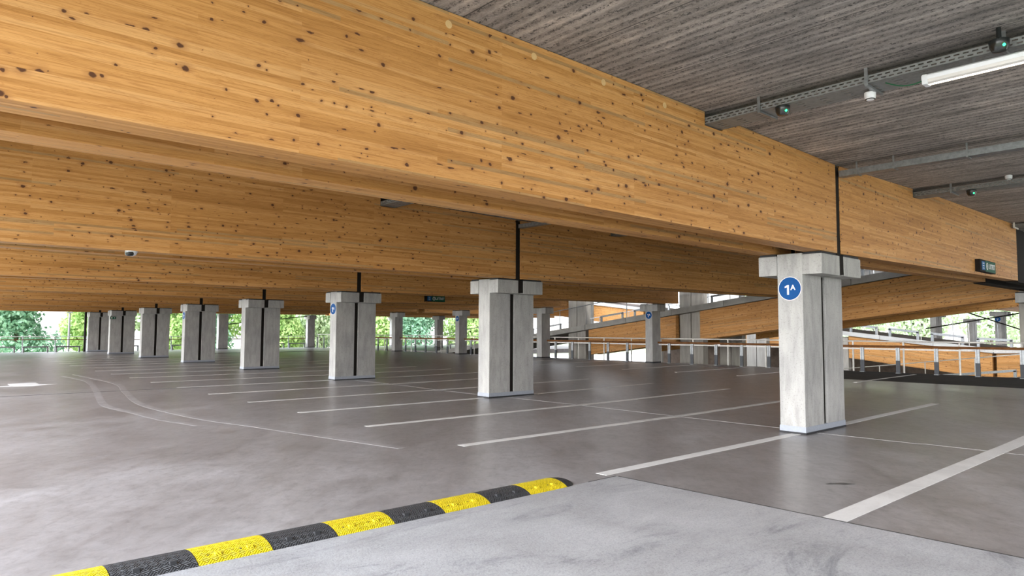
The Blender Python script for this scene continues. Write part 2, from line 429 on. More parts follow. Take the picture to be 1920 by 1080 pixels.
# ------------------------------------------------------------------ mesh builder
class MB:
    def __init__(s, along='x', shear=0.0):
        s.v = []; s.f = []; s.uv = []; s.along = along; s.shear = shear
    def _uv(s, pts):
        n = Vector((0, 0, 0))
        for i in range(len(pts)):
            a, b = Vector(pts[i]), Vector(pts[(i + 1) % len(pts)])
            n += a.cross(b)
        ax = max(range(3), key=lambda i: abs(n[i]))
        out = []
        for p in pts:
            z = p[2] - s.shear * p[1]
            if ax == 0: out.append((p[1], z))
            elif ax == 1: out.append((p[0], z))
            else: out.append((p[0], p[1]) if s.along == 'x' else (p[1], p[0]))
        return out
    def face(s, pts):
        b = len(s.v)
        s.v += [tuple(p) for p in pts]
        s.f.append(tuple(range(b, b + len(pts))))
        s.uv.append(s._uv(pts))
    def box(s, x0, x1, y0, y1, z0, z1):
        P = lambda x, y, z: (x, y, z)
        s.face([P(x0, y0, z0), P(x0, y1, z0), P(x1, y1, z0), P(x1, y0, z0)])
        s.face([P(x0, y0, z1), P(x1, y0, z1), P(x1, y1, z1), P(x0, y1, z1)])
        s.face([P(x0, y0, z0), P(x1, y0, z0), P(x1, y0, z1), P(x0, y0, z1)])
        s.face([P(x0, y1, z0), P(x0, y1, z1), P(x1, y1, z1), P(x1, y1, z0)])
        s.face([P(x0, y0, z0), P(x0, y0, z1), P(x0, y1, z1), P(x0, y1, z0)])
        s.face([P(x1, y0, z0), P(x1, y1, z0), P(x1, y1, z1), P(x1, y0, z1)])
        return s
    def prism(s, poly, a0, a1, axis):
        """poly in the plane normal to axis; extruded a0..a1"""
        def P(p, a):
            if axis == 'y': return (p[0], a, p[1])
            if axis == 'x': return (a, p[0], p[1])
            return (p[0], p[1], a)
        A = [P(p, a0) for p in poly]; B = [P(p, a1) for p in poly]
        s.face(A); s.face(B[::-1])
        n = len(poly)
        for i in range(n):
            j = (i + 1) % n
            s.face([A[j], A[i], B[i], B[j]])
        return s
    def tube(s, p0, p1, r, n=10, r1=None):
        p0, p1 = Vector(p0), Vector(p1)
        d = (p1 - p0).normalized()
        a = d.orthogonal().normalized(); b = d.cross(a)
        r1 = r if r1 is None else r1
        A = [p0 + (a * math.cos(t) + b * math.sin(t)) * r for t in [2 * math.pi * i / n for i in range(n)]]
        B = [p1 + (a * math.cos(t) + b * math.sin(t)) * r1 for t in [2 * math.pi * i / n for i in range(n)]]
        for i in range(n):
            j = (i + 1) % n
            s.face([A[i], A[j], B[j], B[i]])
        s.face(A[::-1]); s.face(B)
        return s
    def bar(s, p0, p1, w, h):
        """rectangular bar; w horizontal, h upright-ish"""
        p0, p1 = Vector(p0), Vector(p1)
        d = (p1 - p0).normalized()
        ref = Vector((0, 0, 1)) if abs(d.z) < 0.9 else Vector((1, 0, 0))
        a = d.cross(ref).normalized(); b = a.cross(d)
        q = [(-.5, -.5), (.5, -.5), (.5, .5), (-.5, .5)]
        A = [p0 + a * w * i + b * h * j for i, j in q]; B = [p1 + a * w * i + b * h * j for i, j in q]
        s.face(A[::-1]); s.face(B)
        for i in range(4):
            j = (i + 1) % 4
            s.face([A[i], A[j], B[j], B[i]])
        return s
    def lathe(s, c, prof, n=20):
        """prof: (r, z) pairs around a vertical axis through c"""
        rings = [[(c[0] + r * math.cos(2 * math.pi * i / n), c[1] + r * math.sin(2 * math.pi * i / n), c[2] + z) for i in range(n)] for r, z in prof]
        for k in range(len(rings) - 1):
            for i in range(n):
                j = (i + 1) % n
                s.face([rings[k][i], rings[k][j], rings[k + 1][j], rings[k + 1][i]])
        s.face(rings[0][::-1]); s.face(rings[-1])
        return s
    def build(s, name, m, parent=None, origin=(0, 0, 0), smooth=False, bevel=0.0):
        o0 = Vector(origin)
        if parent is not None and 'org' in ORG.get(parent.name, {}):
            o0 = ORG[parent.name]['org']
        me = bpy.data.meshes.new(name)
        me.from_pydata([tuple(Vector(p) - o0) for p in s.v], [], s.f)
        uvl = me.uv_layers.new(name='UVMap')
        flat = [c for f in s.uv for p in f for c in p]
        uvl.data.foreach_set('uv', flat)
        me.materials.append(m)
        bm = bmesh.new(); bm.from_mesh(me)
        bmesh.ops.remove_doubles(bm, verts=bm.verts, dist=1e-5)
        bmesh.ops.recalc_face_normals(bm, faces=bm.faces)
        if smooth:
            for f in bm.faces: f.smooth = True
            for e in bm.edges:
                if len(e.link_faces) == 2 and e.calc_face_angle(0) > math.radians(40):
                    e.smooth = False
        bm.to_mesh(me); bm.free()
        o = bpy.data.objects.new(name, me)
        COL.objects.link(o)
        if bevel > 0:
            md = o.modifiers.new('bevel', 'BEVEL'); md.width = bevel; md.segments = 2; md.limit_method = 'ANGLE'
        if parent is None:
            o.location = o0
            ORG[o.name] = {'org': o0.copy()}
        else:
            o.parent = parent
            ORG[o.name] = {'org': o0.copy()}
        return o
ORG = {}

def tag(o, label=None, cat=None, group=None, kind=None):
    if label: o['label'] = label
    if cat: o['category'] = cat
    if group: o['group'] = group
    if kind: o['kind'] = kind
    return o

def empty(name, loc):
    o = bpy.data.objects.new(name, None)
    COL.objects.link(o)
    o.location = loc; o.empty_display_size = 0.2
    ORG[o.name] = {'org': Vector(loc)}
    return o

KIDS = {}
def copy_tree(o, parent=None):
    c = o.copy(); COL.objects.link(c)
    if parent is not None:
        c.parent = parent
    for ch in [x for x in bpy.data.objects if x.parent == o]:
        copy_tree(ch, c)
    return c

def text_mesh(name, body, size, m, parent, M4, extrude=0.002, align='CENTER'):
    """writing as a thin solid, laid on a face by the 4x4 M4 (world)"""
    cu = bpy.data.curves.new(name, 'FONT')
    cu.body = body; cu.size = size; cu.extrude = extrude; cu.align_x = align; cu.align_y = 'CENTER'; cu.resolution_u = 4
    cu.offset = size * 0.02
    t = bpy.data.objects.new('tmp', cu); COL.objects.link(t)
    bpy.context.view_layer.update()
    me = bpy.data.meshes.new_from_object(t)
    bpy.data.objects.remove(t)
    o0 = ORG[parent.name]['org']
    me.transform(Matrix.Translation(-o0) @ M4)
    me.materials.clear(); me.materials.append(m)
    me.name = name
    o = bpy.data.objects.new(name, me); COL.objects.link(o); o.parent = parent
    ORG[o.name] = {'org': o0.copy()}
    return o

def face_matrix(p, xdir, ydir):
    x = Vector(xdir).normalized(); y = Vector(ydir).normalized(); z = x.cross(y)
    Mx = Matrix((x, y, z)).transposed().to_4x4(); Mx.translation = Vector(p)
    return Mx

ORD = ['nearest', 'second', 'third', 'fourth', 'fifth', 'sixth', 'seventh', 'farthest']
YR = [0.0, 7.5, 15.0, 22.5, 30.0, 37.5, 45.0, 51.4]     # column rows, away from the camera
SL = 0.09 / 15.6
def zf(x):
    return 0.0 if x < 1.3 else (x - 1.3) * SL

# ------------------------------------------------------------------ the shell: ground, floor, ceiling
MB().box(-120, 200, -90, 200, -3.6, -3.3).build('ground', GRASS)['kind'] = 'structure'
MB().box(40, 190, -60, 90, -3.298, -3.2).build('ground', PALE)['kind'] = 'structure'
fl = MB()
prof = [(-13.2, 0), (1.3, 0), (17.35, zf(17.35)), (17.35, -0.35), (-13.2, -0.35)]
fl.prism(prof, -12.0, 52.6, 'y')
fl.build('floor', FLOOR)['kind'] = 'structure'
# brushed lighter slab of the driveway where the deck is entered
MB().prism([(-13.2, -12.0), (-4.56, -12.0), (-4.56, -0.03), (-13.2, -0.03)], 0.0005, 0.005, 'z').build('floor', ENTRY)['kind'] = 'structure'
# darker coated strip along the right edge
dk = MB()
pts = [(12.55, -2.5), (17.3, -2.5), (17.3, 6.6), (12.55, 6.6)]
dk.face([(x, y, zf(x) + 0.004) for x, y in pts])
dk.face([(x, y, zf(x) - 0.01) for x, y in pts][::-1])
for i in range(4):
    a, c = pts[i], pts[(i + 1) % 4]
    dk.face([(a[0], a[1], zf(a[0]) - .01), (c[0], c[1], zf(c[0]) - .01), (c[0], c[1], zf(c[0]) + .004), (a[0], a[1], zf(a[0]) + .004)])
dk.build('floor', ASPH)['kind'] = 'structure'

CEILZ = [(-12.9, 4.262), (-2.5, 4.262), (0.62, 4.222), (1.65, 4.258), (5.5, 4.388), (12, 4.485), (18.6, 4.51)]
def zc(x):
    for (a, za), (c, zb) in zip(CEILZ, CEILZ[1:]):
        if a <= x <= c: return za + (zb - za) * (x - a) / (c - a)
    return CEILZ[-1][1]
ce = MB()
ce.prism(CEILZ + [(18.6, 4.9), (-12.9, 4.9)], -8.6, 52.6, 'y')
ce.build('ceiling', CEIL)['kind'] = 'structure'

def strip(name, pts, w, m, z=0.003, closed=False, x_off=0):
    """thin painted or filled strip following pts (x, y), width w"""
    mb = MB()
    n = len(pts); Ls = []; Rs = []
    for i, p in enumerate(pts):
        a = Vector(pts[max(0, i - 1)]); c = Vector(pts[min(n - 1, i + 1)])
        d = (c - a).normalized(); q = Vector((-d.y, d.x)) * w / 2
        P = Vector(p); Ls.append(P + q); Rs.append(P - q)
    for i in range(n - 1):
        A, B, C_, D = Rs[i], Rs[i + 1], Ls[i + 1], Ls[i]
        mb.face([(v.x, v.y, zf(v.x) + z) for v in (A, B, C_, D)])
        mb.face([(v.x, v.y, zf(v.x) + 0.0005) for v in (D, C_, B, A)])
        mb.face([(v.x, v.y, zf(v.x) + k) for v, k in ((A, 0.0005), (B, 0.0005), (B, z), (A, z))])
        mb.face([(v.x, v.y, zf(v.x) + k) for v, k in ((C_, 0.0005), (D, 0.0005), (D, z), (C_, z))])
    for v, u in ((Ls[0], Rs[0]), (Rs[-1], Ls[-1])):
        mb.face([(v.x, v.y, zf(v.x) + 0.0005), (u.x, u.y, zf(u.x) + 0.0005), (u.x, u.y, zf(u.x) + z), (v.x, v.y, zf(v.x) + z)])
    return mb

def smooth_pts(pts, k=8):
    out = []
    P = [pts[0]] + list(pts) + [pts[-1]]
    for i in range(1, len(P) - 2):
        p0, p1, p2, p3 = [Vector(q) for q in P[i - 1:i + 3]]
        for j in range(k):
            t = j / k
            out.append(0.5 * ((2 * p1) + (-p0 + p2) * t + (2 * p0 - 5 * p1 + 4 * p2 - p3) * t * t + (-p0 + 3 * p1 - 3 * p2 + p3) * t ** 3))
    out.append(Vector(pts[-1]))
    return [tuple(p) for p in out]

# floor joints
strip('j', [(-13.1, 14.92), (-5.8, 15.02), (-3.9, 14.9)], 0.055, JOINT).build('trim_1', JOINT)['kind'] = 'structure'
strip('j', smooth_pts([(0.45, -11.9), (0.46, -2.2), (0.40, -1.4), (0.36, 0.0)], 6), 0.035, JOINTL).build('trim_2', JOINTL)['kind'] = 'structure'
strip('j', smooth_pts([(0.45, 0.45), (0.47, 2.7), (0.52, 4.9), (0.5, 7.4)], 6), 0.035, JOINTL).build('trim_3', JOINTL)['kind'] = 'structure'
strip('j', smooth_pts([(0.42, 8.0), (0.43, 10.1), (0.55, 12.1), (0.5, 14.9)], 6), 0.035, JOINTL).build('trim_4', JOINTL)['kind'] = 'structure'
strip('j', [(4.0, 42.3), (16.4, 41.0)], 0.12, JOINT, 0.02).build('trim_5', JOINT)['kind'] = 'structure'

strip('j', [(-4.55, -11.9), (-4.55, -0.05)], 0.022, JOINT, 0.006).build('trim_6', JOINT)['kind'] = 'structure'
strip('j', [(-5.0, -0.025), (-4.56, -0.025)], 0.018, JOINT, 0.006).build('trim_7', JOINT)['kind'] = 'structure'
ost = MB(); nn = 22
ost.prism([(-3.09 + 0.74 * p - 0.3 * q, -1.785 - 0.67 * p - 0.3 * q) for p, q in [(0.14 * math.cos(t) * (1 + .2 * math.sin(3 * t)), 0.11 * math.sin(t) * (1 + .25 * math.cos(5 * t))) for t in [2 * math.pi * i / nn for i in range(nn)]]], 0.0005, 0.002, 'z')
OSTAIN = plain('dark_oil_stain', (0.10, 0.095, 0.09), 0.5, var=0.4, scale=9)
tag(ost.build('oil_stain', OSTAIN), 'small dark oil stain on the floor before the nearest column', 'stain')
# polished tyre tracks
TR = [([(-6.04, 22.5), (-5.95, 19.3), (-6.39, 15.9), (-7.0, 12.1), (-7.08, 10.9), (-6.95, 9.5), (-6.85, 8.2), (-6.6, 7.0)], 'pale curved tyre track, the left one of the bending pair'),
      ([(-5.6, 23.2), (-5.5, 17.9), (-5.98, 14.6), (-6.45, 11.3), (-6.4, 9.0), (-6.25, 7.6), (-5.95, 6.3), (-5.75, 5.2), (-5.3, 3.0)], 'pale curved tyre track, the right one of the bending pair')]
for k_, (pts, lab) in enumerate(TR):
    tag(strip('t', smooth_pts(pts, 8), 0.15, TIRE, 0.0016 + 0.0004 * k_).build('tyre_track', TIRE), lab, 'tyre track')

# ------------------------------------------------------------------ painted lines
NEARC = {0: 'runs under the nearest double column', 3: 'touching the second double column', 6: 'touching the third double column'}
cnt = ['first', 'second', 'third', 'fourth', 'fifth', 'sixth', 'seventh', 'eighth', 'ninth', 'tenth', 'eleventh', 'twelfth', 'thirteenth', 'fourteenth', 'fifteenth', 'sixteenth', 'seventeenth', 'eighteenth']
for i in range(17):
    y = 2.5 * i + (0.15 if i < 8 else 0.1)
    mb = strip('l', [(-4.6, y), (1.3, y), (6.5, y)], 0.155, PAINT)
    if i in (0, 3, 6):
        yy = y
    tag(mb.build('parking_line', PAINT),
        'white bay line, ' + cnt[i] + ' from the speed bump' + (', ' + NEARC[i] if i in NEARC else ' in the middle rows'), 'parking line', 'bay lines in the middle rows')
tag(strip('l', [(-4.6, -2.33), (0.0, -2.335), (1.3, -2.34), (6.5, -2.34)], 0.20, PAINT).build('parking_line', PAINT),
    'broad white painted line at the lower right, nearest the camera and clear of every column', 'parking line', 'bay lines in the middle rows')
for i, y in enumerate((3.75, 7.65, 10.2, 12.7, 15.2, 17.7, 20.2)):
    tag(strip('l', [(11.4, y), (16.6, y)], 0.11, PAINT, 0.008).build('parking_line', PAINT),
        'white bay line by the right railing, ' + cnt[i] + ' counted from the dark floor strip', 'parking line', 'bay lines by the right railing')
# direction arrow on the left
ar = MB()
AP = [(-8.6, 18.2), (-7.95, 18.42), (-7.87, 19.4), (-7.30, 19.5), (-7.38, 18.8), (-6.85, 18.65), (-7.42, 18.1), (-7.95, 18.25)]
ar.prism([(-9.6, 18.25), (-7.9, 18.35), (-7.42, 18.15), (-6.8, 18.65), (-7.22, 18.85), (-7.2, 19.6), (-7.88, 19.5), (-7.92, 18.62), (-9.6, 18.5)], 0.0005, 0.003, 'z')
tag(ar.build('floor_arrow', PAINT), 'white painted direction arrow on the floor at far left', 'floor arrow')

# ------------------------------------------------------------------ speed bump
bump_root = empty('speed_bump', (-7.3, 0.15, 0))
tag(bump_root, 'yellow and black ribbed speed bump lying at the edge of the driveway slab', 'speed bump')
def arc_poly(n=12, w=0.40, h=0.055):
    return [(-0.045 + w * i / n, 0.004 + h * math.sin(math.pi * i / n) ** 0.75) for i in range(n + 1)]
def seg(x0, x1, m, lab):
    mb = MB(along='y')
    ap = arc_poly()
    poly = [(-0.045, 0.001)] + ap[0:] + [(0.355, 0.001)]
    mb.prism(poly, x0, x1, 'x')
    o = mb.build('segment', m, bump_root, smooth=True)
    tag(o, lab)
    for fx_ in (0.28, 0.72):
        rr = MB(); cx_ = x0 + (x1 - x0) * fx_
        rr.prism([(0.000, 0.016), (0.018, 0.056), (0.05, 0.050), (0.06, 0.02)], cx_ - 0.020, cx_ + 0.020, 'x')
        rr.build('reflector', RUBBER if m is BLK else YEL, o)
        hh = MB(); hh.lathe((cx_ - 0.06, 0.045, 0.024), [(0.013, 0), (0.013, 0.018), (0.007, 0.019)], 10)
        hh.build('bolt', RUBBER, o)
xs = -8.87
segs = []
x = -5.34; col_ = 0
while x > -10.4:
    segs.append((x - 0.503, x, YEL if col_ % 2 == 0 else BLK)); x -= 0.5055; col_ += 1
for x0, x1, m in segs:
    seg(x0 + 0.002, x1 - 0.002, m, 'yellow rubber segment' if m is YEL else 'black rubber segment')
# rounded end cap
cap = MB(); ap = [(-0.045, 0.001)] + arc_poly() + [(0.355, 0.001)]
prev = [(-5.34, p[0], p[1]) for p in ap]
for k in range(1, 7):
    t = k / 6.0; sc = math.cos(t * math.pi / 2)
    cur = [(-5.34 + 0.2 * math.sin(t * math.pi / 2), 0.155 + (p[0] - 0.155) * max(sc, 0.02), 0.001 + (p[1] - 0.001) * max(sc, 0.02)) for p in ap]
    for i in range(len(ap) - 1):
        cap.face([prev[i], prev[i + 1], cur[i + 1], cur[i]])
    prev = cur
cap.face([(-5.34, p[0], p[1]) for p in ap])
tag(cap.build('end_cap', BLK, bump_root, smooth=True), 'black rounded end cap')

# ------------------------------------------------------------------ columns
A_, G_, W_ = 0.6547, 0.1258, 0.4064
OY, HC, HT = 0.3091, 0.3125, 2.774
def disc_sign(root, x, y, z, text='A'):
    """round level sign on the -X face"""
    d = MB()
    n = 40
    d.prism([(y + 0.185 * math.cos(2 * math.pi * i / n), z + 0.185 * math.sin(2 * math.pi * i / n)) for i in range(n)], x - 0.006, x - 0.0005, 'x')
    o = d.build('level_sign', BLUE, root)
    tag(o, 'round blue sign reading 1A')
    rim = MB()
    for i in range(n):
        a, c = 2 * math.pi * i / n, 2 * math.pi * (i + 1) / n
        rim.face([(x - 0.0065, y + r * math.cos(t), z + r * math.sin(t)) for r, t in ((0.178, a), (0.178, c), (0.188, c), (0.188, a))])
    rim.build('sign_rim', WHITE, o)
    yc_, zc_ = y + 0.030, z - 0.012
    q1 = [(yc_ - 0.018, zc_ - 0.085), (yc_ - 0.018, zc_ + 0.07), (yc_ + 0.004, zc_ + 0.07), (yc_ + 0.052, zc_ + 0.045), (yc_ + 0.047, zc_ + 0.022), (yc_ + 0.012, zc_ + 0.034), (yc_ + 0.012, zc_ - 0.085)]
    MB().prism(q1, x - 0.009, x - 0.006, 'x').build('sign_number', WHITE, o)
    text_mesh('sign_letter', 'A', 0.115, WHITE, o, face_matrix((x - 0.0075, y - 0.052, z + 0.012), (0, -1, 0), (0, 0, 1)), 0.0015)
    return o

def double_column(x, y, z=0.0, sign=False, name='concrete_column'):
    root = empty(name, (x, y, z))
    for i, bx in enumerate((0, A_ + G_)):
        MB().box(x + bx, x + bx + A_, y, y + W_, z + 0.02, z + 2.80).build('blade', CONC, root, bevel=0.008)
    for x0, x1 in ((-0.012, 0.636), (A_ * 2 + G_ - 0.636, A_ * 2 + G_ + 0.012)):
        for y0, y1 in ((y - OY, y), (y + W_, y + W_ + OY)):
            MB().box(x + x0, x + x1, y0, y1, z + HT - HC, z + HT).build('corbel', CONC, root, bevel=0.008)
            MB().box(x + x0 + 0.03, x + x1 - 0.03, y0 + 0.02, y1 - 0.01, z + HT, z + HT + 0.034).build('bearing_pad', RUBBER, root)
    p = MB()
    p.box(x - 0.006, x + 2 * A_ + G_ + 0.006, y - 0.006, y + W_ + 0.006, z + 0.03, z + 0.115)
    p.build('plinth', PLINTH, root)
    MB().box(x - 0.012, x + 2 * A_ + G_ + 0.012, y - 0.012, y + W_ + 0.012, z + 0.0, z + 0.03).build('base_joint', RUBBER, root)
    q = MB().box(x + A_ + 0.001, x + A_ + G_ - 0.001, y + 0.035, y + 0.30, z + 0.116, z + 2.45)  # black box stands in for the shade inside the open gap
    q.build('gap_dark', BLACK, root)
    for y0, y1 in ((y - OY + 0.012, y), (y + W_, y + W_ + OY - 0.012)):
        MB().box(x + 0.6365, x + A_ * 2 + G_ - 0.6365, y0, y1, z + HT - HC + 0.02, z + HT + 0.005).build('gap_dark', BLACK, root)  # same black stand-in for shade between the corbels
    return root

col0 = double_column(0, YR[0])
cols = [col0]
for k in range(1, 8):
    c = copy_tree(col0); c.location = (0, YR[k], 0); cols.append(c)
WHERE = ['nearest double blade concrete column with large round blue 1A sign, at right', 'second nearest double blade concrete column, left of the nearest, without a sign',
         'third double blade concrete column in the middle row, small 1A sign facing the driveway', 'fourth double blade concrete column in the middle row, no sign',
         'fifth double blade concrete column in the middle row, narrow blue sign seen edge on', 'sixth double blade concrete column counted along the middle row',
         'seventh double blade concrete column with a small green escape sign', 'last double blade concrete column by the far railing, black pipe on its left']
for k, c in enumerate(cols):
    tag(c, WHERE[k], 'column', 'double columns of the middle row')
    ORG[c.name] = {'org': Vector((0, YR[k], 0))}
    if k in (0, 2, 4):
        disc_sign(c, 0, YR[k] + 0.205, 2.25)
# escape sign on the seventh
es = MB().box(-0.02, 0.30, YR[6] - 0.03, YR[6] - 0.002, 2.24, 2.40).build('escape_sign', GREEN, cols[6])
a = MB(); yb = YR[6] - 0.032
a.prism([(0.19, 2.28), (0.19, 2.36), (0.27, 2.32)], yb - 0.002, yb, 'y'); a.box(0.03, 0.11, yb - 0.002, yb, 2.28, 2.36)
a.build('pictogram', WHITE, es)
q = MB(); q.tube((-0.16, YR[7] + 0.2, 0.0), (-0.16, YR[7] + 0.2, 2.8), 0.075, 12)
q.build('outer_pipe', BLACK, cols[7], smooth=True)

def edge_column(x, y, z, sign):
    root = empty('edge_column', (x, y, z))
    MB().box(x, x + A_, y, y + W_, z + 0.03, z + HT).build('blade', CONC, root, bevel=0.008)
    for y0, y1 in ((y - OY, y), (y + W_, y + W_ + OY)):
        MB().box(x - 0.012, x + 0.636, y0, y1, z + HT - HC, z + HT).build('corbel', CONC, root, bevel=0.008)
        MB().box(x + 0.02, x + 0.61, y0 + 0.02, y1 - 0.01, z + HT, z + HT + 0.04).build('bearing_pad', RUBBER, root)
    MB().box(x - 0.01, x + A_ + 0.01, y - 0.01, y + W_ + 0.01, z, z + 0.06).build('base_joint', RUBBER, root)
    return root
ec0 = edge_column(16.5, 7.5, zf(16.5), False)
ecs = {1: ec0}
for k in (0, 2, 3, 4, 5, 6, 7):
    c = copy_tree(ec0); c.location = (16.5, YR[k], zf(16.5)); ecs[k] = c
EW = {0: 'single blade edge column at the right frame border under the black steel beam', 1: 'single blade edge column hidden behind the nearest double column',
      2: 'single blade edge column by the railing with dark round blue sign, left of the concrete ramp column', 3: 'single blade edge column without sign just right of the second double column',
      4: 'single blade edge column with round blue sign left of the second double column', 5: 'single blade edge column between the third and second double columns, without sign',
      6: 'single blade edge column behind the third double column', 7: 'farthest single blade edge column, white lit side, left of the third double column'}
for k, c in ecs.items():
    tag(c, EW[k], 'column', 'single columns along the right railing')
    ORG[c.name] = {'org': Vector((16.5, YR[k], zf(16.5)))}
    if k in (2, 4):
        disc_sign(c, 16.5, YR[k] + 0.2, 2.36)
# an extra slab like column on the far end
wcol = empty('wide_column', (9.0, 51.5, 0.045))
MB().box(9.0, 9.75, 51.5, 51.95, 0.05, 2.85).build('blade', CONC, wcol, bevel=0.008)
MB().box(8.98, 9.77, 51.48, 51.97, 0.045, 0.10).build('base_joint', RUBBER, wcol)
tag(wcol, 'pinkish concrete column seen between the fourth and fifth double columns', 'column')

# ------------------------------------------------------------------ glulam beams
BT, GB = 0.2885, 0.455
YC = W_ / 2
ZB = 2.81
def left_poly(notch=True):
    top = [(0.545, zc(0.545) - 0.004)]
    if notch:
        top += [(-2.48, 4.252), (-2.78, 4.17), (-2.78, 4.088), (-3.18, 4.088), (-3.18, 4.256)]
    top += [(-12.7, 4.256)]
    return [(-12.7, ZB), (0.545, ZB)] + top
def right_poly(xe=18.2, slope=0.0083):
    zb = lambda x: ZB + slope * (x - 0.69)
    pts = [(0.69, zb(0.69)), (xe, zb(xe)), (xe, zc(min(xe, 18.6)) - 0.004)]
    tops = [(12.0, 0), (5.5, 0), (5.25, 0)]
    for x_, _ in tops:
        if x_ < xe: pts.append((x_, zc(x_) - 0.004))
    pts += [(4.54, zc(4.54) - .10), (4.50, zc(4.5) - .165), (4.05, zc(4.05) - .17), (4.05, zc(4.05) - .004), (1.65, zc(1.65) - .004), (0.69, zc(0.69) - .004)]
    return pts
LP = left_poly(); RP = right_poly()
RP0 = right_poly(11.95, 0.0148)
first_l = first_r = None
for k in range(8):
    for side, y0 in (('front', YC - GB / 2 - BT), ('rear', YC + GB / 2)):
        yb = YR[k] + y0
        if first_l is None:
            first_l = MB().prism(LP, yb, yb + BT, 'y').build('glulam_beam', GL, origin=(0, yb, 0), bevel=0.004); o = first_l
        else:
            o = first_l.copy(); COL.objects.link(o); o.location = (0, yb, 0)
        tag(o, f'golden glulam beam, {side} one of the {ORD[k]} pair, spanning left of the {"nearest" if k == 0 else ORD[k]} column', 'beam', 'glulam beams left of the middle column row')
        if k == 0:
            o = MB().prism(RP0, yb, yb + BT, 'y').build('glulam_beam', GL, origin=(0, yb, 0), bevel=0.004)
        elif first_r is None:
            first_r = MB().prism(RP, yb, yb + BT, 'y').build('glulam_beam', GL, origin=(0, yb, 0), bevel=0.004); o = first_r
        else:
            o = first_r.copy(); COL.objects.link(o); o.location = (0, yb, 0)
        tag(o, f'golden glulam beam, {side} one of the {ORD[k]} pair, spanning right of the dark joint over the {ORD[k]} column', 'beam', 'glulam beams right of the middle column row')
for px_ in (-7.08, -6.08, -5.08, -4.01):
    pg_ = MB(); n_ = 16
    pg_.prism([(px_ + 0.035 * math.cos(2 * math.pi * i / n_), 4.145 + 0.035 * math.sin(2 * math.pi * i / n_)) for i in range(n_)], YC - GB / 2 - BT - 0.0015, YC - GB / 2 - BT + 0.004, 'y')
    po = pg_.build('timber_plug', PLUG, first_l, origin=(0, YC - GB / 2 - BT, 0))
# black steel extension at the right end of the nearest pair
st = empty('steel_beam', (11.98, YC, 2.98))
for yb in (YC - GB / 2 - BT, YC + GB / 2):
    b_ = MB()
    b_.prism([(11.97, 2.97), (18.2, 3.0), (18.2, 4.46), (11.97, 4.44)], yb + 0.10, yb + 0.16, 'y')
    b_.build('web', BLACK, st)
    MB().prism([(11.97, 2.94), (18.2, 2.97), (18.2, 3.0), (11.97, 2.97)], yb + 0.0, yb + 0.28, 'y').build('flange', BLACK, st)
    MB().box(11.955, 11.985, yb, yb + BT, 2.95, 4.44).build('end_plate', BLACK, st)
tag(st, 'black steel beam continuing the nearest timber pair at the right frame border', 'steel beam')
# joint plates
jp0 = None
for k in range(8):
    y0 = YR[k]
    if jp0 is None:
        jp0 = empty('joint_plate', (0.617, y0, 2.8))
        MB().box(0.548, 0.687, y0 + YC - GB / 2 - BT + 0.012, y0 + YC - GB / 2 - 0.01, 2.78, 4.20).build('plate', BLACK, jp0)
        MB().box(0.548, 0.687, y0 + YC + GB / 2 + 0.01, y0 + YC + GB / 2 + BT - 0.012, 2.78, 4.20).build('plate', BLACK, jp0)
        o = jp0
    else:
        o = copy_tree(jp0); o.location = (0.617, y0, 2.8)
    tag(o, f'black steel plate filling the upright joint between timber beams over the {ORD[k]} column', 'joint plate', 'joint plates over the middle columns')

# ------------------------------------------------------------------ cable trays, gutter, luminaires, detectors
def cable_tray(x0, x1, z0, z1, lab, y_near, y_det, y_far):
    root = empty('cable_tray', (x0, y_near, z0))
    for xx, nm in ((x0, 'side_rail'), (x1, 'side_rail')):
        s = MB(); h = z1 - z0; t = 0.004
        s.box(xx, xx + t, y_near, y_far, z0, z0 + h * .2)
        s.box(xx, xx + t, y_near, y_far, z0 + h * .36, z0 + h * .62)
        s.box(xx, xx + t, y_near, y_far, z0 + h * .78, z1)
        s.box(xx, xx + t, y_det, y_far, z0 + h * .2, z0 + h * .78)
        y = y_near; i = 0
        while y < y_det:
            s.box(xx, xx + t, y, y + 0.028, z0 + h * .2, z0 + h * .36)
            s.box(xx, xx + t, y + 0.035, y + 0.063, z0 + h * .62, z0 + h * .78)
            y += 0.075
        s.build(nm, TRAYM, root)
    b_ = MB()
    w = x1 - x0
    # tray floor with rows of slots
    nx = 5
    for i in range(nx):
        a0 = x0 + w * i / nx; b_.box(a0, a0 + w / nx * 0.72, y_near, y_far, z0 - 0.002, z0 + 0.001)
    y = y_near
    while y < y_det:
        b_.box(x0, x1, y, y + 0.17, z0 - 0.0015, z0 + 0.0005); y += 0.25
    b_.box(x0, x1, y_det, y_far, z0 - 0.0015, z0 + 0.0005)
    b_.build('tray_base', TRAYM, root)
    return root
t1 = cable_tray(-3.17, -2.80, 4.105, 4.185, '', -8.4, 8.5, 52.2)
tag(t1, 'long perforated grey cable tray above the lamp, notched through the beams left of the joint', 'cable tray')
t2 = cable_tray(4.08, 4.45, 4.19, 4.27, '', -8.4, 8.5, 52.2)
tag(t2, 'long perforated grey cable tray farther right, notched through the beams past the joint', 'cable tray')
t3 = cable_tray(11.35, 11.7, 4.36, 4.43, '', -8.4, -0.4, -0.35)
tag(t3, 'short end of a cable tray by the right frame border', 'cable tray')
MB().bar((11.33, -0.40, 4.33), (11.33, -0.40, 4.47), 0.04, 0.02).bar((11.33, -0.40, 4.34), (11.75, -0.40, 4.34), 0.03, 0.03).build('bracket', WHITEM, t3)
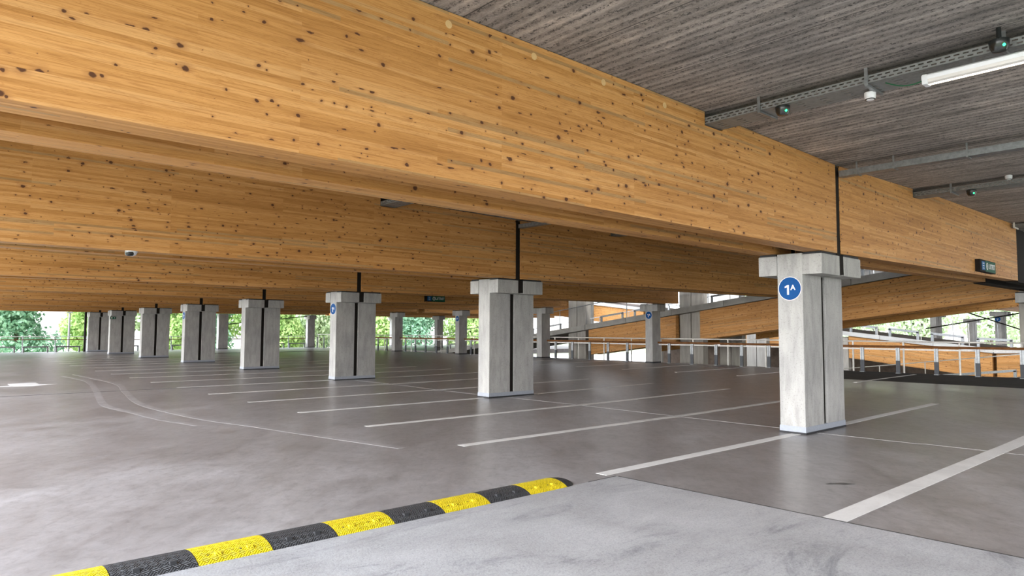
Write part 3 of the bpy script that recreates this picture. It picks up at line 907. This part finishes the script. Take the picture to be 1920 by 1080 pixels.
def hanger(tray, x0, x1, y, z0, ztop):
    h = MB()
    h.bar((x0 - 0.018, y, z0 - 0.02), (x0 - 0.018, y, ztop), 0.035, 0.008)
    h.bar((x0 - 0.02, y, z0 - 0.02), (x1 + 0.03, y, z0 - 0.02), 0.03, 0.022)
    h.bar((x1 + 0.018, y, z0 - 0.02), (x1 + 0.018, y, ztop), 0.035, 0.008)
    h.build('hanger', ZINC, tray)
for i in range(6): hanger(t1, -3.17, -2.80, -1.02 - 1.17 * i, 4.105, zc(-3.0))
for k in range(7):
    for yy in (1.6, 3.2, 4.8, 6.4): hanger(t1, -3.17, -2.80, YR[k] + yy, 4.105, zc(-3.0)) if k < 3 else None
for i in range(4): hanger(t2, 4.08, 4.45, -0.95 - 1.5 * i, 4.19, zc(4.2))

gut = empty('rain_gutter', (0.67, -0.4, 4.0))
g_ = MB()
g_.box(0.60, 0.606, -8.5, -0.34, 4.035, 4.125); g_.box(0.60, 0.75, -8.5, -0.34, 4.03, 4.036); g_.box(0.744, 0.75, -8.5, -0.34, 4.035, 4.125); g_.box(0.60, 0.75, -0.345, -0.34, 4.03, 4.125)
g_.build('channel', ZINC, gut)
for y in (-0.62, -1.15, -2.1, -3.3, -4.5):
    MB().bar((0.592, y, 4.02), (0.592, y, zc(0.6)), 0.025, 0.008).bar((0.59, y, 4.022), (0.76, y, 4.022), 0.025, 0.008).build('bracket', ZINC, gut)
tag(gut, 'zinc rain gutter under the concrete planks right of the nearest column joint', 'gutter')
gut2 = empty('rain_gutter', (0.67, 4.0, 4.0))
MB().box(0.60, 0.75, 0.76, 7.16, 4.03, 4.12).build('channel', ZINC, gut2)
tag(gut2, 'zinc rain gutter between the nearest and second beam pairs', 'gutter')

def luminaire(x, y0, z, ln=1.5):
    root = empty('batten_lamp', (x, y0, z))
    ya, yb = y0 - ln, y0
    hous = MB(along='y'); pr = [(-0.055, 0.0), (0.055, 0.0), (0.06, 0.035), (0.04, 0.052), (-0.04, 0.052), (-0.06, 0.035)]
    hous.prism([(x + p[0], z + p[1]) for p in pr], ya, yb, 'y').build('housing', PLASTIC, root)
    d = MB(); d.prism([(x - 0.052, z), (x - 0.048, z - 0.028), (x - 0.022, z - 0.042), (x - 0.022, z)], ya + .04, yb - .04, 'y')
    d.prism([(x + 0.052, z), (x + 0.048, z - 0.028), (x + 0.022, z - 0.042), (x + 0.022, z)], ya + .04, yb - .04, 'y').build('lamp_cover', DIFF, root)
    MB().tube((x, ya + 0.09, z - 0.022), (x, yb - 0.09, z - 0.022), 0.017, 12).build('tube', TUBE, root, smooth=True)
    for yy in (ya, yb - 0.05):
        MB().box(x - 0.06, x + 0.06, yy, yy + 0.05, z - 0.045, z + 0.052).build('end_cap', PLASTIC, root, bevel=0.01)
    for yy in (ya + 0.35, yb - 0.4):
        MB().bar((x + 0.05, yy, z + 0.04), (x + 0.07, yy, z + 0.13), 0.02, 0.02).build('clip', ZINC, root)
    return root
lm0 = luminaire(-3.22, -2.72, 3.965)
wv = MB()
prev = Vector((-3.12, -2.35, 4.08))
for i in range(1, 9):
    t = i / 8
    q_ = Vector((-3.12 - 0.1 * t, -2.35 - 0.39 * t, 4.08 - 0.10 * t - 0.045 * math.sin(math.pi * t)))
    wv.tube(prev, q_, 0.006, 6); prev = q_
wv.build('wire', WIRE, lm0)
tag(lm0, 'lit white batten lamp under the cable tray at the top right', 'lamp', 'batten lamps')
li = 1
for k in range(0, 7):
    for x, z, nm in ((-3.22, 3.965, 'left'), (4.26, 4.05, 'right')):
        c = copy_tree(lm0); c.location = (x, YR[k] + 5.2, z)
        tag(c, f'lit batten lamp under the {nm} cable tray between beam pairs {k + 1} and {k + 2}', 'lamp', 'batten lamps')

def detector(x, y, z, zt):
    root = empty('sensor_light', (x, y, z))
    MB().lathe((x, y, z), [(0.03, -0.055), (0.055, -0.05), (0.075, -0.01), (0.08, 0.03), (0.08, 0.045), (0.05, 0.048)], 20).build('body', DPLAST, root, smooth=True)
    d = (CP - Vector((x, y, z))); d.z = 0; d.normalize()
    s_ = Vector((-d.y, d.x, 0))
    p = Vector((x, y, z)) + d * 0.060 + s_ * 0.035
    MB().lathe((p.x, p.y, p.z - 0.018), [(0.006, -0.012), (0.014, 0), (0.006, 0.012)], 10).build('green_lamp', LED, root)
    MB().tube((x, y, z + 0.04), (x, y, zt), 0.02, 8).build('stem', DPLAST, root)
    return root
for a_, lab in (((-3.14, -1.28, 4.045, 4.10), 'black sensor with green lamp under the tray between the notch and the white detector'),
                ((-3.30, -3.35, 4.10, zc(-3.3)), 'black sensor with green lamp beside the lit lamp at the top right'),
                ((4.16, -1.25, 4.135, 4.186), 'black sensor under the farther tray right of the joint'),
                ((-3.07, 6.05, 4.05, 4.10), 'small black sensor with green lamp by the notch in the second beam pair')):
    tag(detector(*a_), lab, 'sensor', 'black sensors under the trays')

def smoke(x, y, z, x2, y2):
    root = empty('smoke_detector', (x, y, z))
    MB().lathe((x, y, z), [(0.032, -0.045), (0.05, -0.03), (0.056, 0.0), (0.056, 0.035), (0.04, 0.04)], 20).build('head', PLASTIC, root, smooth=True)
    MB().lathe((x, y, z), [(0.042, -0.040), (0.050, -0.034), (0.046, -0.031)], 20).build('slot', DPLAST, root)
    MB().bar((x, y, z + 0.035), (x2, y2, z + 0.065), 0.015, 0.015).build('arm', ZINC, root)
    return root
sd0 = smoke(-2.93, -2.13, 4.045, -3.12, -2.2)
tag(sd0, 'white round detector head hung from the tray left of the lit lamp', 'detector', 'white detectors')
c = smoke(3.98, -1.86, zc(3.98) - 0.045, 4.07, -1.86); tag(c, 'white round detector above the farther tray at the right border', 'detector', 'white detectors')
dm = empty('dome_camera', (-7.667, 7.257, 2.81))
MB().lathe((-7.667, 7.257, 2.81), [(0.03, -0.08), (0.07, -0.06), (0.085, -0.03), (0.09, 0.0)], 20).build('shell', PLASTIC, dm, smooth=True)
MB().lathe((-7.70, 7.22, 2.79), [(0.01, -0.066), (0.05, -0.058), (0.066, -0.03), (0.066, 0.0)], 20).build('lens', DPLAST, dm, smooth=True)
tag(dm, 'small white dome camera with dark lens under the second beam pair at left', 'camera')

# ------------------------------------------------------------------ exit signs
def exit_sign(x0, x1, y, z0, z1, lab):
    root = empty('exit_sign', ((x0 + x1) / 2, y, z0))
    d = 0.10
    MB().box(x0, x1, y - d, y, z0, z1).build('sign_case', BLACK, root)
    w = x1 - x0
    xa, xb = x0 + w * .10, x0 + w * .30
    yf = y - d - 0.002
    bp = MB().box(xa, xb, yf - 0.004, yf, z0 + 0.04, z1 - 0.04).build('blue_panel', SIGNBL, root)
    for zz in (0.3, 0.5, 0.7):
        MB().box(xa + .07, xb - .07, yf - 0.007, yf - 0.004, z0 + (z1 - z0) * zz - 0.008, z0 + (z1 - z0) * zz + 0.008).build('panel_mark', WHITE, bp)
    gp = MB().box(xb + 0.03, x1 - 0.015, yf - 0.004, yf, z0 + 0.015, z1 - 0.015).build('green_panel', GREEN, root)
    cx_ = xb + w * .13; cz = (z0 + z1) / 2; r = (z1 - z0) * .30; n = 24
    ring = MB()
    for i in range(n):
        a, c = 2 * math.pi * i / n, 2 * math.pi * (i + 1) / n
        ring.face([(cx_ + q * math.cos(t), yf - 0.0065, cz + q * math.sin(t)) for q, t in ((r * .68, a), (r * .68, c), (r, c), (r, a))])
    ring.prism([(cx_ - 0.012, cz - r * .5), (cx_ + 0.012, cz - r * .5), (cx_ + 0.012, cz), (cx_ + .035, cz), (cx_, cz + r * .5), (cx_ - .035, cz), (cx_ - .012, cz)], yf - 0.007, yf - 0.005, 'y')
    ring.build('arrow_ring', WHITE, gp)
    text_mesh('sign_writing', 'UITRIT', (z1 - z0) * .60, WHITE, gp, face_matrix((xb + w * .44, yf - 0.006, cz), (1, 0, 0), (0, 0, 1)), 0.001)
    tag(root, lab, 'exit sign', 'exit signs on the beams')
exit_sign(8.0, 9.3, YC - GB / 2 - BT, 2.985, 3.265, 'green and black UITRIT exit sign on the nearest beam at the right border')
exit_sign(8.35, 9.5, YR[3] + YC - GB / 2 - BT, 2.965, 3.255, 'small dark UITRIT exit sign between the third and second double columns')

# ------------------------------------------------------------------ railings of the deck edge
def rail_post(x, y, z, root, grip=True):
    MB().box(x - 0.03, x + 0.03, y - 0.068, y + 0.068, z + 0.015, z + 0.46).build('sleeve', SLEEVE, root)
    MB().box(x - 0.03, x + 0.03, y - 0.062, y - 0.018, z + 0.46, z + 0.93).box(x - 0.03, x + 0.03, y + 0.018, y + 0.062, z + 0.46, z + 0.93).box(x - 0.008, x + 0.008, y - 0.02, y + 0.02, z + 0.46, z + 0.93).build('post', ZINC, root)
    MB().box(x - 0.07, x + 0.07, y - 0.08, y + 0.08, z, z + 0.015).build('foot_plate', ZINC, root)
X1 = 16.93
rl = empty('edge_railing', (X1, 12.0, zf(X1)))
z0 = zf(X1)
y = 0.67 - 1.244 * 2
while y < 51:
    if not any(YR[k] - 0.12 < y < YR[k] + 0.53 for k in range(8)):
        rail_post(X1, y, z0, rl)
    y += 1.2445
def interval_rails(y0, y1, x0):
    cuts = [(YR[k] - 0.01, YR[k] + W_ + 0.01) for k in range(8)]
    out = []; a_ = y0
    for c0, c1 in cuts:
        if c0 > a_ and c0 < y1: out.append((a_, c0))
        if c1 > a_: a_ = max(a_, c1)
    if a_ < y1: out.append((a_, y1))
    return out
for a_, b_ in interval_rails(-2.0, 51.3, X1):
    MB(along='y').box(X1 - 0.035, X1 + 0.035, a_, b_, z0 + 0.925, z0 + 1.01).build('timber_rail', OAK, rl)
    MB().box(X1 + 0.04, X1 + 0.07, a_, b_, z0 + 0.845, z0 + 0.90).build('flat_rail', WHITEM, rl)
tag(rl, 'low railing with dark sleeved posts and brown timber rail along the right deck edge', 'railing')
X2 = 17.26
wl = empty('white_handrail', (X2, 12.0, z0))
y = 0.74
while y < 51:
    MB().tube((X2, y, z0), (X2, y, z0 + 1.13), 0.032, 10).build('post', WHITEM, wl, smooth=True)
    y += 1.79
MB().tube((X2, -2.0, z0 + 1.15), (X2, 51.4, z0 + 1.15), 0.028, 10).build('handrail', WHITEM, wl, smooth=True)
tag(wl, 'thin white tubular handrail on posts just outside the brown timber railing', 'railing')

# far facade railing
YF = 52.1
fr = empty('facade_railing', (0, YF, 0))
x = -13.12
while x < 17.0:
    MB().box(x - 0.03, x + 0.03, YF - 0.02, YF + 0.02, -0.1, 1.08).build('post', PSTEEL, fr)
    x += 1.88
MB().box(-13.1, 17.2, YF - 0.03, YF + 0.03, 0.82, 0.88).build('timber_rail', OAK, fr)
MB().tube((-13.1, YF + 0.06, 1.06), (17.2, YF + 0.06, 1.06), 0.022, 8).build('handrail', WHITEM, fr)
tag(fr, 'railing with brown timber rail across the far end in front of the trees', 'railing')
def u_guard(p0, p1, h, m=ZINC, w=0.09):
    root = MB()
    p0, p1 = Vector(p0), Vector(p1)
    u_ = Vector((0, 0, h))
    root.bar(p0, p0 + u_, w, w); root.bar(p1, p1 + u_, w, w)
    d = (p1 - p0).normalized() * w / 2
    root.bar(p0 + u_ - d, p1 + u_ + d, w, w)
    return root
x = -14.9; gi = 0
NUMW = ['first', 'second', 'third', 'fourth', 'fifth', 'sixth', 'seventh', 'eighth', 'ninth', 'tenth', 'eleventh', 'twelfth', 'thirteenth', 'fourteenth', 'fifteenth', 'sixteenth', 'seventeenth', 'eighteenth', 'nineteenth', 'twentieth']
x = -5.55
while x < 15.5:
    if not (-1.6 < x < 0.6 - 0.01 and False):
        if not (x + 1.4 > -0.1 and x < 1.5) and not (x + 1.4 > 8.9 and x < 9.8):
            o = u_guard((x, 51.75, zf(x)), (x + 1.36, 51.75, zf(x)), 0.37, w=0.09).build('wheel_guard', ZINC, origin=(x, 51.75, zf(x)))
            tag(o, f'low grey U shaped wheel guard by the far railing, {NUMW[gi]} from the left', 'wheel guard', 'wheel guards at the far end')
            gi += 1
    x += 1.87

# lamp post outside
lp = empty('lamp_post', (0.25, 60.0, -3.3))
MB().tube((0.25, 60, -3.3), (0.25, 60, 2.9), 0.11, 12, 0.07).build('pole', ZINC, lp, smooth=True)
MB().box(0.05, 0.45, 59.9, 60.1, 2.88, 2.96).build('lamp_head', ZINC, lp)
tag(lp, 'slim grey lamp post standing outside in front of the trees at left', 'lamp post')

# ------------------------------------------------------------------ ramp A, rising to the right behind the railing
RS = -0.128
def ra_top(y): return 1.612 + RS * (y - 23.93)
def ra_bot(y): return 1.336 + RS * (y - 23.93)
YA0, YA1 = 0.9, 35.6
ramp_a = MB().prism([(YA0, ra_top(YA0)), (YA1, ra_top(YA1)), (YA1, ra_bot(YA1)), (YA0, ra_bot(YA0))], 18.95, 25.2, 'x')
ramp_a.build('floor', CONC2)['kind'] = 'structure'
# edge band with joints
seam = MB()
for y in (21.97, 19.0, 16.1, 13.2, 10.3, 7.4, 4.5):
    pass
band = empty('ramp_edge_beam', (18.9, 12, ra_bot(12)))
ye = YA0
for i in range(12):
    yn = min(ye + 2.93, YA1)
    if yn - ye > 0.1:
        MB().prism([(ye + .012, ra_top(ye + .012) + .015), (yn - .012, ra_top(yn - .012) + .015), (yn - .012, ra_bot(yn - .012)), (ye + .012, ra_bot(ye + .012))], 18.86, 18.95, 'x').build('edge_unit', CONC2, band)
    ye = yn
tag(band, 'precast concrete edge of the ramp climbing to the right behind the railing', 'ramp edge')
for xx, sd in ((19.0, 'front'), (19.75, 'rear'), (24.4, 'far')):
    for (y0_, y1_, nm) in ((1.14, 14.0, 'upper'), (15.4, 21.25, 'lower')):
        mb = MB(along='y', shear=RS)
        mb.prism([(y0_, ra_bot(y0_) - .02), (y1_, ra_bot(y1_) - .02), (y1_, ra_bot(y1_) - 1.42), (y0_, ra_bot(y0_) - 1.42)], xx, xx + 0.285, 'x')
        tag(mb.build('glulam_beam', GL, origin=(xx, y0_, 0), bevel=0.004), f'sloping glulam beam under the rising ramp, {sd} line, {nm} span', 'beam', 'sloping beams under the rising ramp')
def ramp_column(x, y, ztop, zbot, lab, n=2, w=0.42, bl=0.655, gap=0.04, name='ramp_column'):
    root = empty(name, (x, y, zbot))
    for i in range(n):
        yy = y + i * (bl + gap)
        MB().box(x, x + w, yy, yy + bl, zbot, ztop).build('blade', TANC, root, bevel=0.01)
    tag(root, lab, 'column', 'columns carrying the ramps')
    return root
ramp_column(19.31, 14.03, 4.6, -3.3, 'wide concrete ramp column right of the edge column with the dark blue sign')
ramp_column(19.31, 21.75, 4.6, -3.3, 'twin concrete ramp column right of the single edge column without sign')
ramp_column(26.2, 27.5, 4.6, -3.3, 'twin concrete column beyond the rising ramp, between timber glimpses')
ramp_column(24.0, 14.6, 4.2, -3.3, 'far concrete ramp column seen under the rising ramp')
ramp_column(30.5, 16.6, 4.2, -3.3, 'twin tan concrete column under the rising ramp beside the nearest double column')
ramp_column(19.31, -0.15, 4.0, -3.3, 'concrete ramp column at the right border holding the sloping beam end', n=2)
MB().box(18.75, 19.9, 0.2, 1.05, 2.62, 3.02).build('corbel', CONC, bpy.data.objects['ramp_column.004'] if 'ramp_column.004' in bpy.data.objects else None)

def slope_railing(x, y0, y1, ztop, lab, post=2.5, h=1.15, low=0.0, m=WHITEM, r=0.022):
    root = empty('ramp_railing', (x, y0, ztop(y0)))
    MB().tube((x, y0, ztop(y0) + h), (x, y1, ztop(y1) + h), r, 8).build('handrail', m, root)
    if low:
        MB().tube((x, y0, ztop(y0) + low), (x, y1, ztop(y1) + low), r * .8, 8).build('mid_rail', m, root)
    y = y0 + 0.1
    while y < y1:
        MB().tube((x, y, ztop(y)), (x, y, ztop(y) + h), r, 8).build('post', m, root)
        y += post
    tag(root, lab, 'railing', 'railings of the ramps')
slope_railing(19.1, 1.0, 35.0, ra_top, 'thin handrail climbing along the near side of the rising ramp', 2.5, 1.15, m=ZINC)
slope_railing(25.0, 3.0, 35.0, ra_top, 'thin handrail along the far side of the rising ramp', 2.5, 1.15, m=ZINC)
gi = 0
for y in np.arange(2.6, 34, 2.35):
    if 12.3 < y < 15.4 or 20.0 < y < 23.2: continue
    o = u_guard((19.3, y, ra_top(y)), (19.3, y + 1.5, ra_top(y + 1.5)), 0.36).build('wheel_guard', ZINC, origin=(19.3, y, ra_top(y)))
    tag(o, f'steel U guard on the near side of the rising ramp, {NUMW[gi]} from the top', 'wheel guard', 'wheel guards on the rising ramp'); gi += 1
# landing the ramp starts from
MB().box(18.95, 40, 35.6, 52.6, -0.25, 0.11).build('floor', FLOOR)['kind'] = 'structure'

# white lit columns beyond
FC = [(25.5, 52.2), (25.5, 44.8), (25.7, 37.6)]
for i, (x, y) in enumerate(FC):
    c = copy_tree(ec0); c.location = (x, y, 0.10)
    tag(c, ['white lit single column far off, left of the edge column without sign', 'white lit single column far off, between two edge columns', 'white lit single column just left of the edge column with sign'][i], 'column', 'far single columns beyond the landing')
for i, (x, y) in enumerate(((25.2, 52.2), (25.2, 44.8), (25.4, 37.6))):
    for dy in (-0.31, 0.43):
        mb = MB().box(18.9, 40, y + dy, y + dy + 0.285, 2.93, 4.3)
        tag(mb.build('glulam_beam', GL, origin=(18.9, y + dy, 0)), f'far glulam beam beyond the right railing, {"front" if dy < 0 else "rear"} of the {NUMW[i]} far pair', 'beam', 'far beams beyond the landing')
MB().box(18.7, 40, 35.2, 52.8, 4.31, 4.7).build('ceiling', CEIL)['kind'] = 'structure'

# ------------------------------------------------------------------ ramp C, low ramp right behind the railing
def rc_top(y): return -0.36 - 0.125 * (y - 2.3)
MB().prism([(-6, rc_top(-6)), (13, rc_top(13)), (13, rc_top(13) - .3), (-6, rc_top(-6) - .3)], 23.6, 29.5, 'x').build('floor', CONC2)['kind'] = 'structure'
MB().box(18, 43.5, -20, 52, -3.29, -3.0).build('floor', BROWN)['kind'] = 'structure'
slope_railing(23.7, -4, 12.5, rc_top, 'white handrail of the low ramp just behind the railing at right', 1.9, 1.05)
gi = 0
for y in (-2.4, 0.0, 2.35, 5.9, 8.2):
    p0 = (23.9, y, rc_top(y)); p1 = (23.9, y + (3.2 if y == 2.35 else 1.5), rc_top(y + (3.2 if y == 2.35 else 1.5)))
    o = u_guard(p0, p1, 0.40, w=0.10).build('wheel_guard', ZINC, origin=p0)
    tag(o, f'steel U guard on the low ramp behind the railing, {NUMW[gi]} from the right', 'wheel guard', 'wheel guards on the low ramp'); gi += 1

# ------------------------------------------------------------------ ramp B, falling to the right farther back
def rb_top(y):
    if y < 5.6: return 0.66 + 0.03 * (5.6 - y)
    return 0.66 + 0.118 * (y - 5.6)
ysb = [-12, 5.6, 45]
for (y0_, y1_) in ((-12, 5.6), (5.6, 45)):
    MB().prism([(y0_, rb_top(y0_)), (y1_, rb_top(y1_)), (y1_, rb_top(y1_) - .2), (y0_, rb_top(y0_) - .2)], 34.9, 41.5, 'x').build('floor', BROWN)['kind'] = 'structure'
bandb = empty('ramp_edge_beam', (34.85, 15, rb_top(15)))
ye = -12
while ye < 44.9:
    yn = ye + 2.93 if not (ye < 5.6 < ye + 2.93) else 5.6
    MB().prism([(ye + .01, rb_top(ye + .01) + .06), (yn - .01, rb_top(yn - .01) + .06), (yn - .01, rb_top(yn - .01) - .2), (ye + .01, rb_top(ye + .01) - .2)], 34.78, 34.9, 'x').build('edge_unit', PALE, bandb)
    ye = yn
tag(bandb, 'pale concrete edge of the ramp falling to the right beyond the railing', 'ramp edge')
for xx, nm in ((35.0, 'front'), (35.8, 'rear')):
    for i, (y0_, y1_) in enumerate(((-8, 5.5), (5.7, 13.4), (14.9, 28.0), (29.5, 43))):
        sh = 0.118 if y0_ > 5 else -0.03
        mb = MB(along='y', shear=sh)
        mb.prism([(y0_, rb_top(y0_) - .22), (y1_, rb_top(y1_) - .22), (y1_, rb_top(y1_) - 1.62), (y0_, rb_top(y0_) - 1.62)], xx, xx + 0.285, 'x')
        tag(mb.build('glulam_beam', GL, origin=(xx, y0_, 0)), f'sunlit glulam beam under the falling ramp, {nm} line, {NUMW[i]} span from the right', 'beam', 'beams under the falling ramp')
slope_railing(35.1, -8, 44, rb_top, 'white handrail along the near side of the falling ramp', 2.45, 1.3)
slope_railing(41.2, -8, 44, rb_top, 'thin dark handrail along the far side of the falling ramp', 2.45, 1.3, m=ZINC)
gi = 0
for y in np.arange(-4.4, 30, 2.32):
    if 26.4 < y < 29.6: continue
    o = u_guard((35.4, y, rb_top(y)), (35.4, y + 1.55, rb_top(y + 1.55)), 0.50, w=0.13).build('wheel_guard', ZINC, origin=(35.4, y, rb_top(y)))
    tag(o, f'steel U guard on the near side of the falling ramp, {NUMW[gi]} from the right', 'wheel guard', 'wheel guards on the falling ramp'); gi += 1
ramp_column(35.3, 13.55, 1.3, -3.3, 'pale concrete column under the falling ramp just right of the nearest double column')
ramp_column(35.3, 28.1, 4.6, -3.3, 'distant ramp column seen in the gap above the rising ramp')

# unseen roof added to shade the ramps, and the closed side of the lower storey
MB().box(21.0, 66, -26, 34, 7.2, 7.6).build('ceiling', CEIL)['kind'] = 'structure'
MB().box(43.6, 44.0, -24, 34, -3.3, 0.28).build('wall_right', BROWN)['kind'] = 'structure'
# far deck with columns, bracing and slab
MB().box(44.0, 52, -20, 30, -0.3, 0.30).build('floor', BROWN)['kind'] = 'structure'
def far_col(x, y, z, lab):
    c = copy_tree(col0 if x == 50 and y < 9 else cols[1]); c.location = (x, y, z); tag(c, lab, 'column', 'far double columns at the right')
far_col(50, 8.55, 0.35, 'far double column behind the crossed black rods at right')
far_col(47, 5.9, 0.30, 'far double column at the right frame border')
far_col(62, 13.4, 0.05, 'far double column left of the crossed black rods')
far_col(50, 12.8, 0.35, 'far double column half hidden by the sloping beam end')
MB().box(60, 66, 8, 20, -3.2, 0.05).build('floor', PALE)['kind'] = 'structure'
br_ = empty('cross_brace', (49.5, 9.0, 2.0))
for p, q in (((49.6, 10.9, 3.25), (49.6, 7.1, 1.75)), ((49.6, 13.4, 1.9), (49.6, 7.1, 3.05))):
    MB().tube(p, q, 0.045, 8).build('rod', BLACK, br_)
tag(br_, 'crossed black steel bracing rods between far columns at right', 'bracing')
br2 = MB().tube((9.74, 51.62, 2.04), (16.55, 51.62, 2.8), 0.035, 8).build('brace_rod', BLACK, origin=(9.74, 51.62, 2.04))
tag(br2, 'slanting black rod at the far end right of the fourth double column', 'bracing')
MB().box(44, 66, -6, 10.2, 3.75, 4.1).build('ceiling', CEIL)['kind'] = 'structure'
for xx in (44.2,):
    for i, y in enumerate((3.4, 9.2)):
        tag(MB().box(44, 66, y, y + .3, 3.35, 3.75).build('glulam_beam', GL, origin=(44, y, 0)), ['far dark beam under the upper slab at the right border', 'far dark beam under the upper slab, over the crossed rods'][i], 'beam')

# ------------------------------------------------------------------ trees
def tree_mesh(seed, h, rad, m_idx):
    r = np.random.default_rng(seed)
    # crown = several lobes
    lobes = []
    for i in range(13):
        a = r.uniform(0, 2 * math.pi); q = r.uniform(0, 0.62) * rad
        z = h * r.uniform(0.22, 0.9)
        lobes.append((q * math.cos(a), q * math.sin(a), z, rad * r.uniform(0.33, 0.55)))
    n = 6800
    li = r.integers(0, len(lobes), n)
    Lb = np.array(lobes)[li]
    d = r.normal(size=(n, 3)); d /= np.linalg.norm(d, axis=1)[:, None]
    rr = Lb[:, 3] * (0.72 + 0.33 * r.random(n))
    c = Lb[:, :3] + d * rr[:, None]
    c[:, 2] = np.maximum(c[:, 2], 0.4)
    nrm = d + r.normal(size=(n, 3)) * 0.55; nrm /= np.linalg.norm(nrm, axis=1)[:, None]
    t = np.cross(nrm, r.normal(size=(n, 3))); t /= np.linalg.norm(t, axis=1)[:, None]
    b = np.cross(nrm, t)
    s = (0.13 + 0.12 * r.random(n))[:, None]
    V = np.stack([c - t * s, c + b * s * .55, c + t * s, c - b * s * .55], 1).reshape(-1, 3)
    F = np.arange(n * 4).reshape(-1, 4)
    me = bpy.data.meshes.new('foliage')
    me.from_pydata(V.tolist(), [], F.tolist())
    me.materials.append(LEAF[m_idx])
    return me, lobes
TREES = {}
def tree(x, y, z, h, rad, kind, lab, variant=0):
    root = empty('tree', (x, y, z))
    key = (kind, variant)
    if key not in TREES:
        me, lobes = tree_mesh(11 + kind * 5 + variant * 31, 8.0, 3.6, kind)
        tb = MB(); tb.tube((0, 0, 0), (0.1, 0.05, 4.6), 0.22, 10, 0.10)
        for (lx, ly, lz, lr) in lobes[:8]:
            zz = min(4.4, lz * 0.55)
            tb.tube((0.05, 0.03, zz), (lx * .8, ly * .8, lz), 0.07, 6, 0.025)
        cr = MB()
        TREES[key] = (me, tb)
    me, tb = TREES[key]
    o = bpy.data.objects.new('foliage', me); COL.objects.link(o); o.parent = root
    if not isinstance(tb, bpy.types.Mesh):
        t_ = tb.build('trunk', BARK, root)
        t_.data.transform(Matrix.Translation(ORG[root.name]['org']))
        TREES[key] = (me, t_.data)
    else:
        t_ = bpy.data.objects.new('trunk', tb); COL.objects.link(t_); t_.parent = root
    root.scale = (rad / 3.6, rad / 3.6, h / 8.0)
    root.rotation_euler = (0, 0, (x * 1.7 + y) % 6.28)
    tag(root, lab, 'tree', 'trees outside the car park')
TL = [(-2.7, 63.5, 9.0, 3.6, 1), (3.4, 68, 9.5, 3.2, 0), (9.3, 65, 9.5, 3.0, 0), (14.4, 68, 9.5, 3.4, 1),
      (20.2, 66, 9.5, 3.2, 0), (26.0, 68, 9.5, 3.6, 2), (32.8, 67, 9.5, 3.9, 0), (39.7, 68, 10.0, 4.2, 1), (47, 66, 10, 4.2, 0),
      (-4.4, 79, 13, 5.6, 1), (6.6, 78.5, 13, 5.6, 2), (17, 78, 13, 5.6, 0), (29, 79, 13, 6, 1), (42, 80, 13, 6, 0)]
for i, (x, y, h, rad, kd) in enumerate(TL):
    tree(x, y, -3.3, h, rad, kd, f'{["fresh green", "blue green", "pale green"][kd]} leafy tree beyond the far railing, {NUMW[i]} from the left' if i < 9 else f'tall {["fresh green", "blue green", "pale green"][kd]} tree in the rear row beyond the far railing, {NUMW[i - 9]} from the left', i % 2)
TR2 = [(92, 19, 11, 4.6), (97, 28, 11, 4.8), (91, 37, 11, 4.8), (100, 47, 12, 5.4), (104, 58, 12, 5.4), (112, 24, 14, 6), (113, 40, 14, 6)]
for i, (x, y, h, rad) in enumerate(TR2):
    tree(x, y, -3.2, h, rad, 2, (f'hazy pale tree beyond the ramps, {NUMW[i]} from the right frame border' if i < 5 else f'tall hazy tree in the rear row beyond the ramps, {NUMW[i - 5]} from the right'), i % 2)
